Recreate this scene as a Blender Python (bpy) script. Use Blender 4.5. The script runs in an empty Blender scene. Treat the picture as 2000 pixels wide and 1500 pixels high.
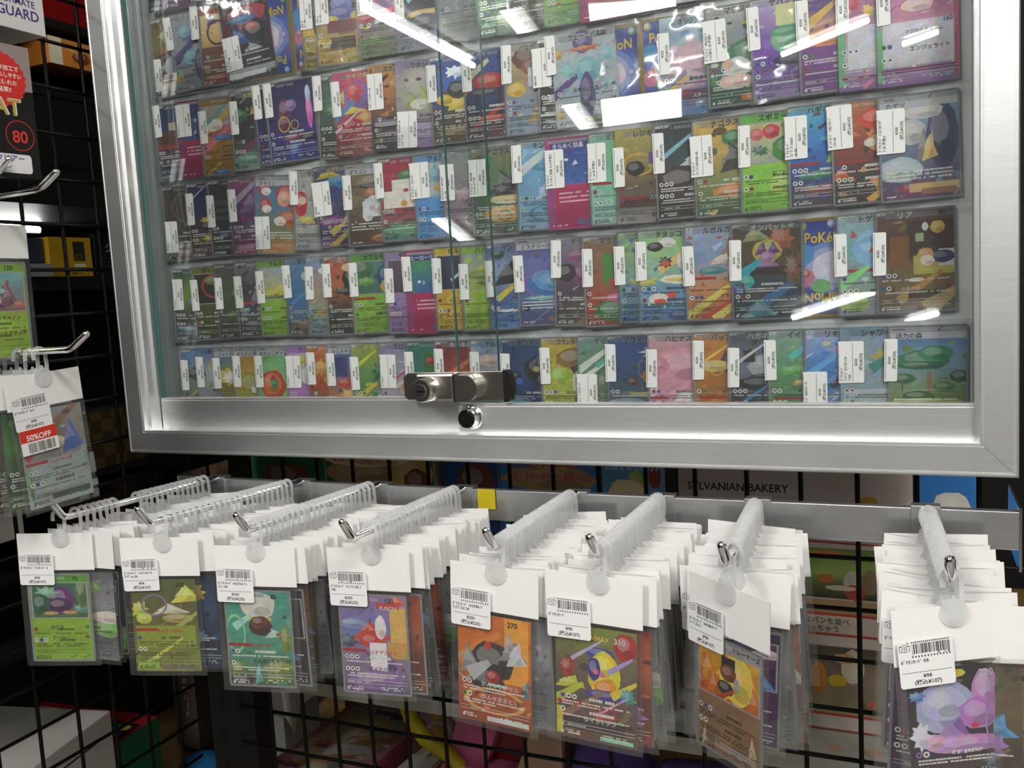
import bpy, bmesh, math, random
from mathutils import Vector, Matrix

# ------------------------------------------------------------------ camera, world, lights, exposure
SC = bpy.context.scene
COL = SC.collection
EYE = 1.40                                    # camera height above the floor; the tables below give heights relative to it
cam_data = bpy.data.cameras.new('camera')
cam_data.sensor_width = 36.0
cam_data.lens = 1773.25 / 2000.0 * 36.0
cam_data.clip_start = 0.01
cam = bpy.data.objects.new('camera', cam_data)
COL.objects.link(cam)
def _cam_rot(yaw, pitch, roll):
    fw = Vector((-math.sin(yaw)*math.cos(pitch), math.cos(yaw)*math.cos(pitch), -math.sin(pitch)))
    rt = Vector((math.cos(yaw), math.sin(yaw), 0)); up = rt.cross(fw)
    r2 = math.cos(roll)*rt + math.sin(roll)*up; u2 = -math.sin(roll)*rt + math.cos(roll)*up
    return Matrix((r2, u2, -fw)).transposed()
cam.matrix_world = Matrix.Translation((0, -0.84616, EYE)) @ _cam_rot(math.radians(23.797), math.radians(6.098), math.radians(-3.2193)).to_4x4()
SC.camera = cam

world = bpy.data.worlds.new('shop_air'); SC.world = world; world.use_nodes = True
world.node_tree.nodes['Background'].inputs[0].default_value = (0.80, 0.83, 0.86, 1)
world.node_tree.nodes['Background'].inputs[1].default_value = 0.075

def area_light(name, loc, size, power, look=(0, 0, -1), color=(1.0, 0.975, 0.94)):
    l = bpy.data.lights.new(name, 'AREA'); l.shape = 'RECTANGLE'; l.size, l.size_y = size; l.energy = power; l.color = color
    o = bpy.data.objects.new(name, l); COL.objects.link(o); o.location = loc
    o.rotation_euler = Vector(look).to_track_quat('-Z', 'Y').to_euler()
    return o
area_light('overhead_fill', (0.60, -1.15, EYE+1.18), (0.95, 0.24), 14, (0, 0.25, -1))  # added fill lights for the general brightness, not real ceiling panels
area_light('overhead_fill', (0.95, -1.75, EYE+1.18), (0.25, 0.9), 20, (-0.3, 0.5, -1))
area_light('overhead_fill', (-0.75, -1.75, EYE+1.18), (0.25, 0.9), 20, (0.1, 0.5, -1))

vs = SC.view_settings
SC.display_settings.display_device = 'sRGB'
vs.view_transform = 'Standard'; vs.look = 'None'; vs.gamma = 1.0; vs.use_curve_mapping = False
vs.exposure = 0.45
SC.cycles.transparent_max_bounces = 28
SC.cycles.max_bounces = 5; SC.cycles.diffuse_bounces = 2; SC.cycles.glossy_bounces = 3; SC.cycles.transmission_bounces = 2
SC.cycles.caustics_reflective = False; SC.cycles.caustics_refractive = False; SC.cycles.sample_clamp_indirect = 60.0; SC.cycles.use_light_tree = False

# ------------------------------------------------------------------ helpers
RND = random.Random(7)
def lin(c):
    c = c / 255.0
    return c/12.92 if c <= 0.04045 else ((c+0.055)/1.055)**2.4
def hexc(h):
    h = h.strip('#')
    if len(h) == 3: h = ''.join(ch*2 for ch in h)
    return tuple(lin(int(h[i:i+2], 16)) for i in (0, 2, 4))
def mulc(c, k): return tuple(min(1.0, max(0.0, x*k)) for x in c)
def mixc(a, b, t): return tuple(x*(1-t)+y*t for x, y in zip(a, b))

MATS = {}
def new_mat(name):
    m = bpy.data.materials.new(name); m.use_nodes = True; MATS[name] = m
    return m, m.node_tree, m.node_tree.nodes['Principled BSDF']
def plain(name, col, rough=0.5, metal=0.0, spec=0.5, noise=0.0, nscale=40.0, bump=0.0, emit=None, coat=0.0, stretch=None):
    m, nt, b = new_mat(name)
    c = hexc(col) if isinstance(col, str) else col
    b.inputs['Base Color'].default_value = (*c, 1)
    b.inputs['Roughness'].default_value = rough
    b.inputs['Metallic'].default_value = metal
    b.inputs['Specular IOR Level'].default_value = spec
    b.inputs['Coat Weight'].default_value = coat
    if noise or bump:
        tc = nt.nodes.new('ShaderNodeTexCoord'); mp = nt.nodes.new('ShaderNodeMapping')
        if stretch: mp.inputs['Scale'].default_value = stretch
        n = nt.nodes.new('ShaderNodeTexNoise'); n.inputs['Scale'].default_value = nscale; n.inputs['Detail'].default_value = 6
        nt.links.new(tc.outputs['Object'], mp.inputs['Vector']); nt.links.new(mp.outputs['Vector'], n.inputs['Vector'])
        if noise:
            r = nt.nodes.new('ShaderNodeValToRGB')
            r.color_ramp.elements[0].position = 0.3; r.color_ramp.elements[1].position = 0.7
            r.color_ramp.elements[0].color = (*mulc(c, 1-noise), 1); r.color_ramp.elements[1].color = (*mulc(c, 1+noise), 1)
            nt.links.new(n.outputs['Fac'], r.inputs['Fac']); nt.links.new(r.outputs['Color'], b.inputs['Base Color'])
        if bump:
            bp = nt.nodes.new('ShaderNodeBump'); bp.inputs['Strength'].default_value = bump; bp.inputs['Distance'].default_value = 0.001
            nt.links.new(n.outputs['Fac'], bp.inputs['Height']); nt.links.new(bp.outputs['Normal'], b.inputs['Normal'])
    if emit:
        b.inputs['Emission Color'].default_value = (*emit[0], 1); b.inputs['Emission Strength'].default_value = emit[1]
    return m
def clear(name, tint, gloss, rough=0.03, bump=0.0, nscale=60.0, haze=None, ior=1.5):
    """thin clear sheet: see-through plus Fresnel gloss (and optional milky diffuse share)"""
    m = bpy.data.materials.new(name); m.use_nodes = True; MATS[name] = m
    nt = m.node_tree; nt.nodes.clear()
    out = nt.nodes.new('ShaderNodeOutputMaterial'); tr = nt.nodes.new('ShaderNodeBsdfTransparent')
    tr.inputs[0].default_value = (*tint, 1)
    gl = nt.nodes.new('ShaderNodeBsdfGlossy'); gl.inputs['Roughness'].default_value = rough
    fr = nt.nodes.new('ShaderNodeFresnel'); ge = nt.nodes.new('ShaderNodeNewGeometry')      # same sheet reflectance from either face
    im = nt.nodes.new('ShaderNodeMapRange'); im.inputs[3].default_value = ior; im.inputs[4].default_value = 1.0/ior
    nt.links.new(ge.outputs['Backfacing'], im.inputs[0]); nt.links.new(im.outputs[0], fr.inputs['IOR'])
    mu = nt.nodes.new('ShaderNodeMath'); mu.operation = 'MULTIPLY'; mu.inputs[1].default_value = gloss; mu.use_clamp = True
    mx = nt.nodes.new('ShaderNodeMixShader')
    nt.links.new(fr.outputs[0], mu.inputs[0]); nt.links.new(mu.outputs[0], mx.inputs[0])
    base = tr.outputs[0]
    if haze:
        df = nt.nodes.new('ShaderNodeBsdfDiffuse'); df.inputs[0].default_value = (*haze[0], 1)
        tl = nt.nodes.new('ShaderNodeBsdfTranslucent'); tl.inputs[0].default_value = (*haze[0], 1)
        ad = nt.nodes.new('ShaderNodeMixShader'); ad.inputs[0].default_value = 0.3
        nt.links.new(df.outputs[0], ad.inputs[1]); nt.links.new(tl.outputs[0], ad.inputs[2])
        m2 = nt.nodes.new('ShaderNodeMixShader'); m2.inputs[0].default_value = haze[1]
        nt.links.new(tr.outputs[0], m2.inputs[1]); nt.links.new(ad.outputs[0], m2.inputs[2]); base = m2.outputs[0]
    nt.links.new(base, mx.inputs[1]); nt.links.new(gl.outputs[0], mx.inputs[2])
    if bump:
        tc = nt.nodes.new('ShaderNodeTexCoord'); n = nt.nodes.new('ShaderNodeTexNoise'); n.inputs['Scale'].default_value = nscale
        oi = nt.nodes.new('ShaderNodeObjectInfo'); va = nt.nodes.new('ShaderNodeVectorMath'); va.operation = 'ADD'
        sc = nt.nodes.new('ShaderNodeMath'); sc.operation = 'MULTIPLY'; sc.inputs[1].default_value = 9.0
        nt.links.new(oi.outputs['Random'], sc.inputs[0]); nt.links.new(tc.outputs['Object'], va.inputs[0]); nt.links.new(sc.outputs[0], va.inputs[1])
        nt.links.new(va.outputs[0], n.inputs['Vector'])
        bp = nt.nodes.new('ShaderNodeBump'); bp.inputs['Strength'].default_value = bump; bp.inputs['Distance'].default_value = 0.002
        nt.links.new(n.outputs['Fac'], bp.inputs['Height'])
        nt.links.new(bp.outputs['Normal'], gl.inputs['Normal']); nt.links.new(bp.outputs['Normal'], fr.inputs['Normal'])
    nt.links.new(mx.outputs[0], out.inputs[0])
    return m
def print_mat(name, rough=0.42, grain=0.14, metal=0.0):
    """printed card / board: flat ink colours from the mesh, with a little painterly mottling"""
    m, nt, b = new_mat(name)
    at = nt.nodes.new('ShaderNodeAttribute'); at.attribute_name = 'Col'
    tc = nt.nodes.new('ShaderNodeTexCoord'); n = nt.nodes.new('ShaderNodeTexNoise'); n.inputs['Scale'].default_value = 130; n.inputs['Detail'].default_value = 5
    vo = nt.nodes.new('ShaderNodeTexVoronoi'); vo.inputs['Scale'].default_value = 620; vo.inputs['Randomness'].default_value = 1
    mr = nt.nodes.new('ShaderNodeMapRange'); mr.data_type = 'FLOAT_VECTOR'
    mr.inputs[7].default_value = (0.3,)*3; mr.inputs[8].default_value = (0.7,)*3
    mr.inputs[9].default_value = (1-grain*1.1,)*3; mr.inputs[10].default_value = (1+grain*1.1,)*3
    m2 = nt.nodes.new('ShaderNodeMapRange'); m2.data_type = 'FLOAT_VECTOR'; m2.inputs[9].default_value = (1-grain*.8,)*3; m2.inputs[10].default_value = (1+grain*.8,)*3
    v1 = nt.nodes.new('ShaderNodeVectorMath'); v1.operation = 'MULTIPLY'; v2 = nt.nodes.new('ShaderNodeVectorMath'); v2.operation = 'MULTIPLY'
    nt.links.new(tc.outputs['Object'], n.inputs['Vector']); nt.links.new(tc.outputs['Object'], vo.inputs['Vector'])
    nt.links.new(n.outputs['Color'], mr.inputs[6]); nt.links.new(vo.outputs['Color'], m2.inputs[6])
    nt.links.new(at.outputs['Color'], v1.inputs[0]); nt.links.new(mr.outputs[1], v1.inputs[1])
    nt.links.new(v1.outputs[0], v2.inputs[0]); nt.links.new(m2.outputs[1], v2.inputs[1])
    nt.links.new(v2.outputs[0], b.inputs['Base Color'])
    b.inputs['Roughness'].default_value = rough; b.inputs['Metallic'].default_value = metal; b.inputs['Specular IOR Level'].default_value = 0.4
    return m

def foil_mat(name):
    """holographic card stock: ink over a thin-film foil whose film thickness runs in slanting bands"""
    m = print_mat(name, rough=0.3, grain=0.14); nt = m.node_tree; b = nt.nodes['Principled BSDF']
    tc = nt.nodes.new('ShaderNodeTexCoord'); w = nt.nodes.new('ShaderNodeTexWave'); w.bands_direction = 'DIAGONAL'
    w.inputs['Scale'].default_value = 16; w.inputs['Distortion'].default_value = 2.5
    mr = nt.nodes.new('ShaderNodeMapRange'); mr.inputs[3].default_value = 250; mr.inputs[4].default_value = 620
    nt.links.new(tc.outputs['Object'], w.inputs['Vector']); nt.links.new(w.outputs['Fac'], mr.inputs[0])
    b.inputs['Thin Film IOR'].default_value = 1.6
    nt.links.new(mr.outputs[0], b.inputs['Thin Film Thickness'])
    b.inputs['Metallic'].default_value = 0.35
    return m

plain('aluminium', (0.92, 0.925, 0.92), 0.40, 0.95, noise=0.03, nscale=30, stretch=(1, 1, 14))
plain('aluminium_bright', (0.78, 0.79, 0.80), 0.22, 1.0)
plain('nickel', (0.62, 0.59, 0.54), 0.27, 1.0, noise=0.04, nscale=200, stretch=(0.1, 1, 6))
plain('chrome', (0.86, 0.86, 0.87), 0.06, 1.0)
plain('chrome_bar', (0.84, 0.845, 0.85), 0.24, 0.9, noise=0.05, nscale=60, stretch=(0.15, 1, 4))
plain('black_wire', '060606', 0.5, spec=0.25)
plain('black_plastic', '0d0d0e', 0.45)
plain('black_rubber', '060606', 0.5)
plain('keyhole', '050505', 0.4)
plain('case_back', 'd0d2d2', 0.55, noise=0.03, nscale=5)
plain('case_liner', '8c9694', 0.5, noise=0.05, nscale=8)
plain('glass_edge', '4d736f', 0.2, coat=0.5)
plain('white_paper', 'f0efec', 0.6, noise=0.015, nscale=15)
plain('sticker_white', 'eeeeec', 0.4)
plain('ink_black', '141414', 0.6)
plain('dark_shelf', '0c0c0d', 0.5, noise=0.2, nscale=12)
plain('dark_panel', '151412', 0.6, noise=0.15, nscale=14)
plain('cream_metal', 'b5b5a8', 0.45, noise=0.04, nscale=6)
plain('wood_tan', 'b8935e', 0.5, noise=0.12, nscale=10, stretch=(1, 8, 1))
plain('shop_wall', 'c9c8c4', 0.8)
plain('shop_floor', 'a8a49c', 0.5, noise=0.08, nscale=3)
plain('shop_ceiling', 'd2d3d2', 0.9)
plain('purple_plush', '6a4f9c', 0.95, noise=0.16, nscale=180, bump=0.6)
plain('pink_plastic', 'c8648c', 0.35)
plain('peach', 'c8a48a', 0.6)
plain('white_card_box', 'c6c2bb', 0.6, noise=0.05, nscale=12)
plain('blue_ball', '2a78b4', 0.3, noise=0.1, nscale=20)
plain('yellow_tab', 'c8b41e', 0.5)
plain('tube_glow', (1, 1, 1), 0.4, emit=((1.0, 0.985, 0.96), 26.0))
clear('pane_glass', (0.98, 0.99, 0.985), 0.75, 0.0)
clear('clear_tray', (0.985, 0.99, 0.99), 0.9, 0.02)
clear('sleeve_film', (0.975, 0.978, 0.98), 1.7, 0.045, bump=0.5, nscale=22, haze=((0.62, 0.64, 0.65), 0.10))
clear('bag_film', (0.97, 0.97, 0.965), 1.7, 0.05, bump=0.5, nscale=20, haze=((0.62, 0.60, 0.57), 0.08))
clear('milky_plastic', (0.97, 0.975, 0.98), 0.8, 0.16, haze=((1.0, 1.0, 1.0), 0.46))
clear('acrylic', (0.93, 0.95, 0.95), 1.5, 0.02)
print_mat('card_print'); print_mat('box_print', 0.5, 0.035); foil_mat('card_foil')

class MB:
    """collects coloured polygons and solids for ONE mesh object"""
    def __init__(s): s.v, s.f, s.c, s.m, s.sm = [], [], [], [], []
    def face(s, pts, col=(1, 1, 1), mat=0, smooth=False):
        n = len(s.v); s.v += [tuple(p) for p in pts]; s.f.append(list(range(n, n+len(pts))))
        s.c.append(col); s.m.append(mat); s.sm.append(smooth)
    def add(s, verts, faces, col=(1, 1, 1), mat=0, smooth=False):
        n = len(s.v); s.v += [tuple(p) for p in verts]
        for f in faces: s.f.append([n+i for i in f]); s.c.append(col); s.m.append(mat); s.sm.append(smooth)
    def box(s, lo, hi, col=(1, 1, 1), mat=0, bevel=0.0):
        x0, y0, z0 = lo; x1, y1, z1 = hi
        if not bevel:
            s.add([(x0,y0,z0),(x1,y0,z0),(x1,y1,z0),(x0,y1,z0),(x0,y0,z1),(x1,y0,z1),(x1,y1,z1),(x0,y1,z1)],
                  [(0,3,2,1),(4,5,6,7),(0,1,5,4),(1,2,6,5),(2,3,7,6),(3,0,4,7)], col, mat); return
        bm = bmesh.new(); bmesh.ops.create_cube(bm, size=1)
        for v in bm.verts: v.co = ((x0+x1)/2+v.co.x*(x1-x0), (y0+y1)/2+v.co.y*(y1-y0), (z0+z1)/2+v.co.z*(z1-z0))
        bmesh.ops.bevel(bm, geom=bm.edges[:], offset=bevel, segments=2, affect='EDGES', profile=0.6)
        s.bm(bm, col, mat)
    def bm(s, bm, col=(1, 1, 1), mat=0, smooth=False):
        bm.verts.index_update(); s.add([v.co[:] for v in bm.verts], [[v.index for v in f.verts] for f in bm.faces], col, mat, smooth); bm.free()
    def tube(s, path, r, n=10, col=(1, 1, 1), mat=0, cap=True, rad=None):
        P = [Vector(p) for p in path]; N = len(P); rings = []
        t0 = (P[1]-P[0]).normalized(); a = Vector((0, 0, 1)) if abs(t0.z) < 0.9 else Vector((1, 0, 0))
        u = t0.cross(a).normalized()
        for i in range(N):
            t = ((P[min(i+1, N-1)]-P[i]).normalized() + (P[i]-P[max(i-1, 0)]).normalized()).normalized()
            u = (u - t*u.dot(t)).normalized(); w = t.cross(u); rr = rad[i] if rad else r
            rings.append([P[i] + (u*math.cos(2*math.pi*k/n) + w*math.sin(2*math.pi*k/n))*rr for k in range(n)])
        base = len(s.v)
        vs_ = [p for ring in rings for p in ring]
        fs = [(i*n+k, i*n+(k+1) % n, (i+1)*n+(k+1) % n, (i+1)*n+k) for i in range(N-1) for k in range(n)]
        s.add(vs_, fs, col, mat, True)
        if cap:
            s.face(list(reversed(rings[0])), col, mat); s.face(rings[-1], col, mat)
    def prism(s, pts, y0, y1, col=(1, 1, 1), mat=0):
        """outline in x,z (counter-clockwise seen from -y), extruded from y0 (front) to y1"""
        n = len(pts); V = [(x, y0, z) for x, z in pts] + [(x, y1, z) for x, z in pts]
        s.add(V, [list(range(n)), list(range(2*n-1, n-1, -1))] + [(i, n+i, n+(i+1) % n, (i+1) % n) for i in range(n)], col, mat)
    def xform(s, M, start=0):
        for i in range(start, len(s.v)): s.v[i] = tuple(M @ Vector(s.v[i]))
    def mesh(s, name, mats):
        me = bpy.data.meshes.new(name); me.from_pydata(s.v, [], s.f)
        for m in mats: me.materials.append(MATS[m] if isinstance(m, str) else m)
        at = me.color_attributes.new('Col', 'FLOAT_COLOR', 'CORNER')
        buf = []
        for f, c in zip(s.f, s.c):
            if isinstance(c[0], tuple):
                for cc in c: buf += [cc[0], cc[1], cc[2], 1.0]
            else: buf += [c[0], c[1], c[2], 1.0]*len(f)
        at.data.foreach_set('color', buf)
        me.polygons.foreach_set('material_index', s.m); me.polygons.foreach_set('use_smooth', s.sm)
        me.update(); return me
    def build(s, name, mats, parent=None, loc=(0, 0, 0), rot=(0, 0, 0)):
        return put(name, s.mesh(name, mats if isinstance(mats, (list, tuple)) else [mats]), parent, loc, rot)
def put(name, me, parent=None, loc=(0, 0, 0), rot=(0, 0, 0)):
    o = bpy.data.objects.new(name, me); COL.objects.link(o); o.location = loc; o.rotation_euler = rot
    if parent: o.parent = parent
    return o
def thing(name, label, cat, loc=(0, 0, 0), rot=(0, 0, 0), group=None):
    o = bpy.data.objects.new(name, None); COL.objects.link(o); o.location = loc; o.rotation_euler = rot; o.empty_display_size = 0.02
    tag(o, label, cat, group); return o
def tag(o, label=None, cat=None, group=None, kind=None):
    if label: o['label'] = label
    if cat: o['category'] = cat
    if group: o['group'] = group
    if kind: o['kind'] = kind
    return o
W = lambda x, y, z: (x*0.001, y*0.001, z*0.001 + EYE)      # millimetres relative to the eye height -> metres

_txt = {}
def glyphs(s):
    if s not in _txt:
        cu = bpy.data.curves.new('lettering', 'FONT'); cu.body = s; cu.size = 1; cu.resolution_u = 4 if s.isascii() and len(s) < 8 else 2; cu.offset = 0.02
        ob = bpy.data.objects.new('lettering', cu); me = bpy.data.meshes.new_from_object(ob)
        vs_ = [(v.co.x, v.co.y) for v in me.vertices]; fs = [list(p.vertices) for p in me.polygons]
        bpy.data.objects.remove(ob); bpy.data.curves.remove(cu); bpy.data.meshes.remove(me)
        _txt[s] = (vs_, fs, max([p[0] for p in vs_] + [0.1]))
    return _txt[s]
def put_text(mb, s, x, z, size, col, y, vert=False, align=0.0, mat=0, maxw=None, squash=1.0):
    vs_, fs, w = glyphs(s); sx = size*squash
    if maxw and w*sx > maxw: sx = maxw/w
    off = -align*w*sx
    if vert: pts = [(x-v*size, y, z+off+u*sx) for u, v in vs_]
    else: pts = [(x+off+u*sx, y, z+v*size) for u, v in vs_]
    mb.add(pts, fs, col, mat)
def rrect(x0, z0, x1, z1, r, n=4):
    P = []
    for cx, cz, a in ((x1-r, z0+r, -90), (x1-r, z1-r, 0), (x0+r, z1-r, 90), (x0+r, z0+r, 180)):
        for i in range(n+1):
            t = math.radians(a+90*i/n); P.append((cx+r*math.cos(t), cz+r*math.sin(t)))
    return P
def clip(P, x0, z0, x1, z1):
    for ax, lim, sg in ((0, x0, 1), (0, x1, -1), (1, z0, 1), (1, z1, -1)):
        out = []
        for i in range(len(P)):
            a, b = P[i-1], P[i]; da = (a[ax]-lim)*sg; db = (b[ax]-lim)*sg
            if (da >= 0) != (db >= 0):
                t = da/(da-db); out.append((a[0]+(b[0]-a[0])*t, a[1]+(b[1]-a[1])*t))
            if db >= 0: out.append(b)
        P = out
        if len(P) < 3: return []
    return P

# ------------------------------------------------------------------ printed picture language (millimetres on the card)
CW, CH = 63.0, 88.0
EPS = 0.003
class Art:
    def __init__(s, seed, w=CW, h=CH): s.mb = MB(); s.R = random.Random(seed); s.L = 1; s.w, s.h = w, h
    def p(s, pts, col, box=None, lift=True):
        b = box or (0.3, 0.3, s.w-0.3, s.h-0.3); pts = clip(pts, *b)
        if len(pts) < 3: return
        s.mb.face([(x*0.001, -s.L*EPS*0.001, z*0.001) for x, z in pts], col)
        if lift: s.L += 1
    def grad(s, x0, z0, x1, z1, cols, side=0.12):
        """vertical blend of colours, top first"""
        n = len(cols)*2; m = 3
        def cc(i, j):
            t = i/n*(len(cols)-1); k = min(int(t), len(cols)-2) if len(cols) > 1 else 0
            c = mixc(cols[k], cols[min(k+1, len(cols)-1)], t-k) if len(cols) > 1 else cols[0]
            return mulc(c, 1+side*jit[i][j])
        jit = [[s.R.uniform(-1, 1) for _ in range(m+1)] for _ in range(n+1)]
        for i in range(n):
            for j in range(m):
                za, zb = z1-(z1-z0)*i/n, z1-(z1-z0)*(i+1)/n; xa, xb = x0+(x1-x0)*j/m, x0+(x1-x0)*(j+1)/m
                s.mb.face([(x*0.001, -s.L*EPS*0.001, z*0.001) for x, z in ((xa, zb), (xb, zb), (xb, za), (xa, za))], (cc(i+1, j), cc(i+1, j+1), cc(i, j+1), cc(i, j)))
        s.L += 1
    def blob(s, col, cx, cy, rx, ry, sh='e', box=None, detail=True):
        R = s.R; x, z = cx*s.w, (1-cy)*s.h; a, b = rx*s.w, ry*s.h
        if sh == 'r': P = [(x-a, z-b), (x+a, z-b), (x+a, z+b), (x-a, z+b)]
        elif sh == 't':
            q = R.uniform(-0.5, 0.5); P = [(x-a, z-b), (x+a*0.2, z-b*0.8), (x+a, z-b*0.7), (x+a*0.5, z), (x+a*q, z+b), (x-a*0.4, z+b*0.1)]
        elif sh == 'l':
            th = math.radians(35); L = max(a, b)*1.2; t = min(a, b)*0.9; ux, uz = math.cos(th), math.sin(th)
            P = [(x-ux*L+uz*t, z-uz*L-ux*t), (x+ux*L+uz*t*.4, z+uz*L-ux*t*.4), (x+ux*L-uz*t*.4, z+uz*L+ux*t*.4), (x-ux*L-uz*t, z-uz*L+ux*t)]
        elif sh == 's':
            n = 16; P = [(x+a*math.cos(k*2*math.pi/n)*(R.uniform(.45, .7) if k % 2 else R.uniform(.85, 1.15)), z+b*math.sin(k*2*math.pi/n)*(R.uniform(.45, .7) if k % 2 else R.uniform(.85, 1.15))) for k in range(n)]
        elif sh == 'h': P = [(x+a*math.cos((k+.5)*math.pi/4), z+b*math.sin((k+.5)*math.pi/4)) for k in range(8)]
        elif sh == 'o':
            n = 16
            for k in range(n):
                t, u = k*2*math.pi/n, (k+1)*2*math.pi/n
                s.p([(x+a*math.cos(t), z+b*math.sin(t)), (x+a*math.cos(u), z+b*math.sin(u)), (x+a*.84*math.cos(u), z+b*.84*math.sin(u)), (x+a*.84*math.cos(t), z+b*.84*math.sin(t))], col, box, False)
            s.L += 1; return
        else:
            n = 16; ph = R.uniform(0, 6); P = [(x+a*math.cos(k*2*math.pi/n)*(1+.06*math.sin(3*k+ph)), z+b*math.sin(k*2*math.pi/n)*(1+.06*math.sin(2*k+ph))) for k in range(n)]
        s.p(P, col, box)
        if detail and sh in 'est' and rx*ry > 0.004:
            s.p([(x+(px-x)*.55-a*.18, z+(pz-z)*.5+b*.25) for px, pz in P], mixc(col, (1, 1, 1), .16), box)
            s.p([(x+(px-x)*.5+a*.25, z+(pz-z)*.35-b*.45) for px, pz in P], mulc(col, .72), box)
    def specks(s, cols, n, box):
        R = s.R
        for _ in range(n):
            c = mulc(R.choice(cols), R.uniform(.65, 1.45)); x = R.uniform(box[0], box[2])/s.w; y = 1-R.uniform(box[1], box[3])/s.h
            s.blob(c, x, y, R.uniform(.012, .075), R.uniform(.006, .036), R.choice('esstl'), box, False)
    def dashes(s, x0, x1, z, h, col, fill=.8):
        x = x0; R = s.R
        while x < x1:
            w = R.uniform(.8, 2.6)
            if R.random() < fill: s.p([(x, z), (min(x+w, x1), z), (min(x+w, x1), z+h), (x, z+h)], col, None, False)
            x += w+R.uniform(.2, .5)
        s.L += 1
    def disc(s, x, z, r, col, dot=None):
        s.p([(x+r*math.cos(k*math.pi/6), z+r*math.sin(k*math.pi/6)) for k in range(12)], col)
        if dot is not None: s.p([(x+r*.5*math.cos(k*math.pi/4), z+r*.5*math.sin(k*math.pi/4)) for k in range(8)], dot)
    def text(s, t, fx, fy, size, col, align=0.0, maxw=None):
        put_text(s.mb, t, fx*s.w*.001, (1-fy)*s.h*.001, size*.001, col, -s.L*EPS*.001, False, align, 0, maxw*.001 if maxw else None); s.L += 1

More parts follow.
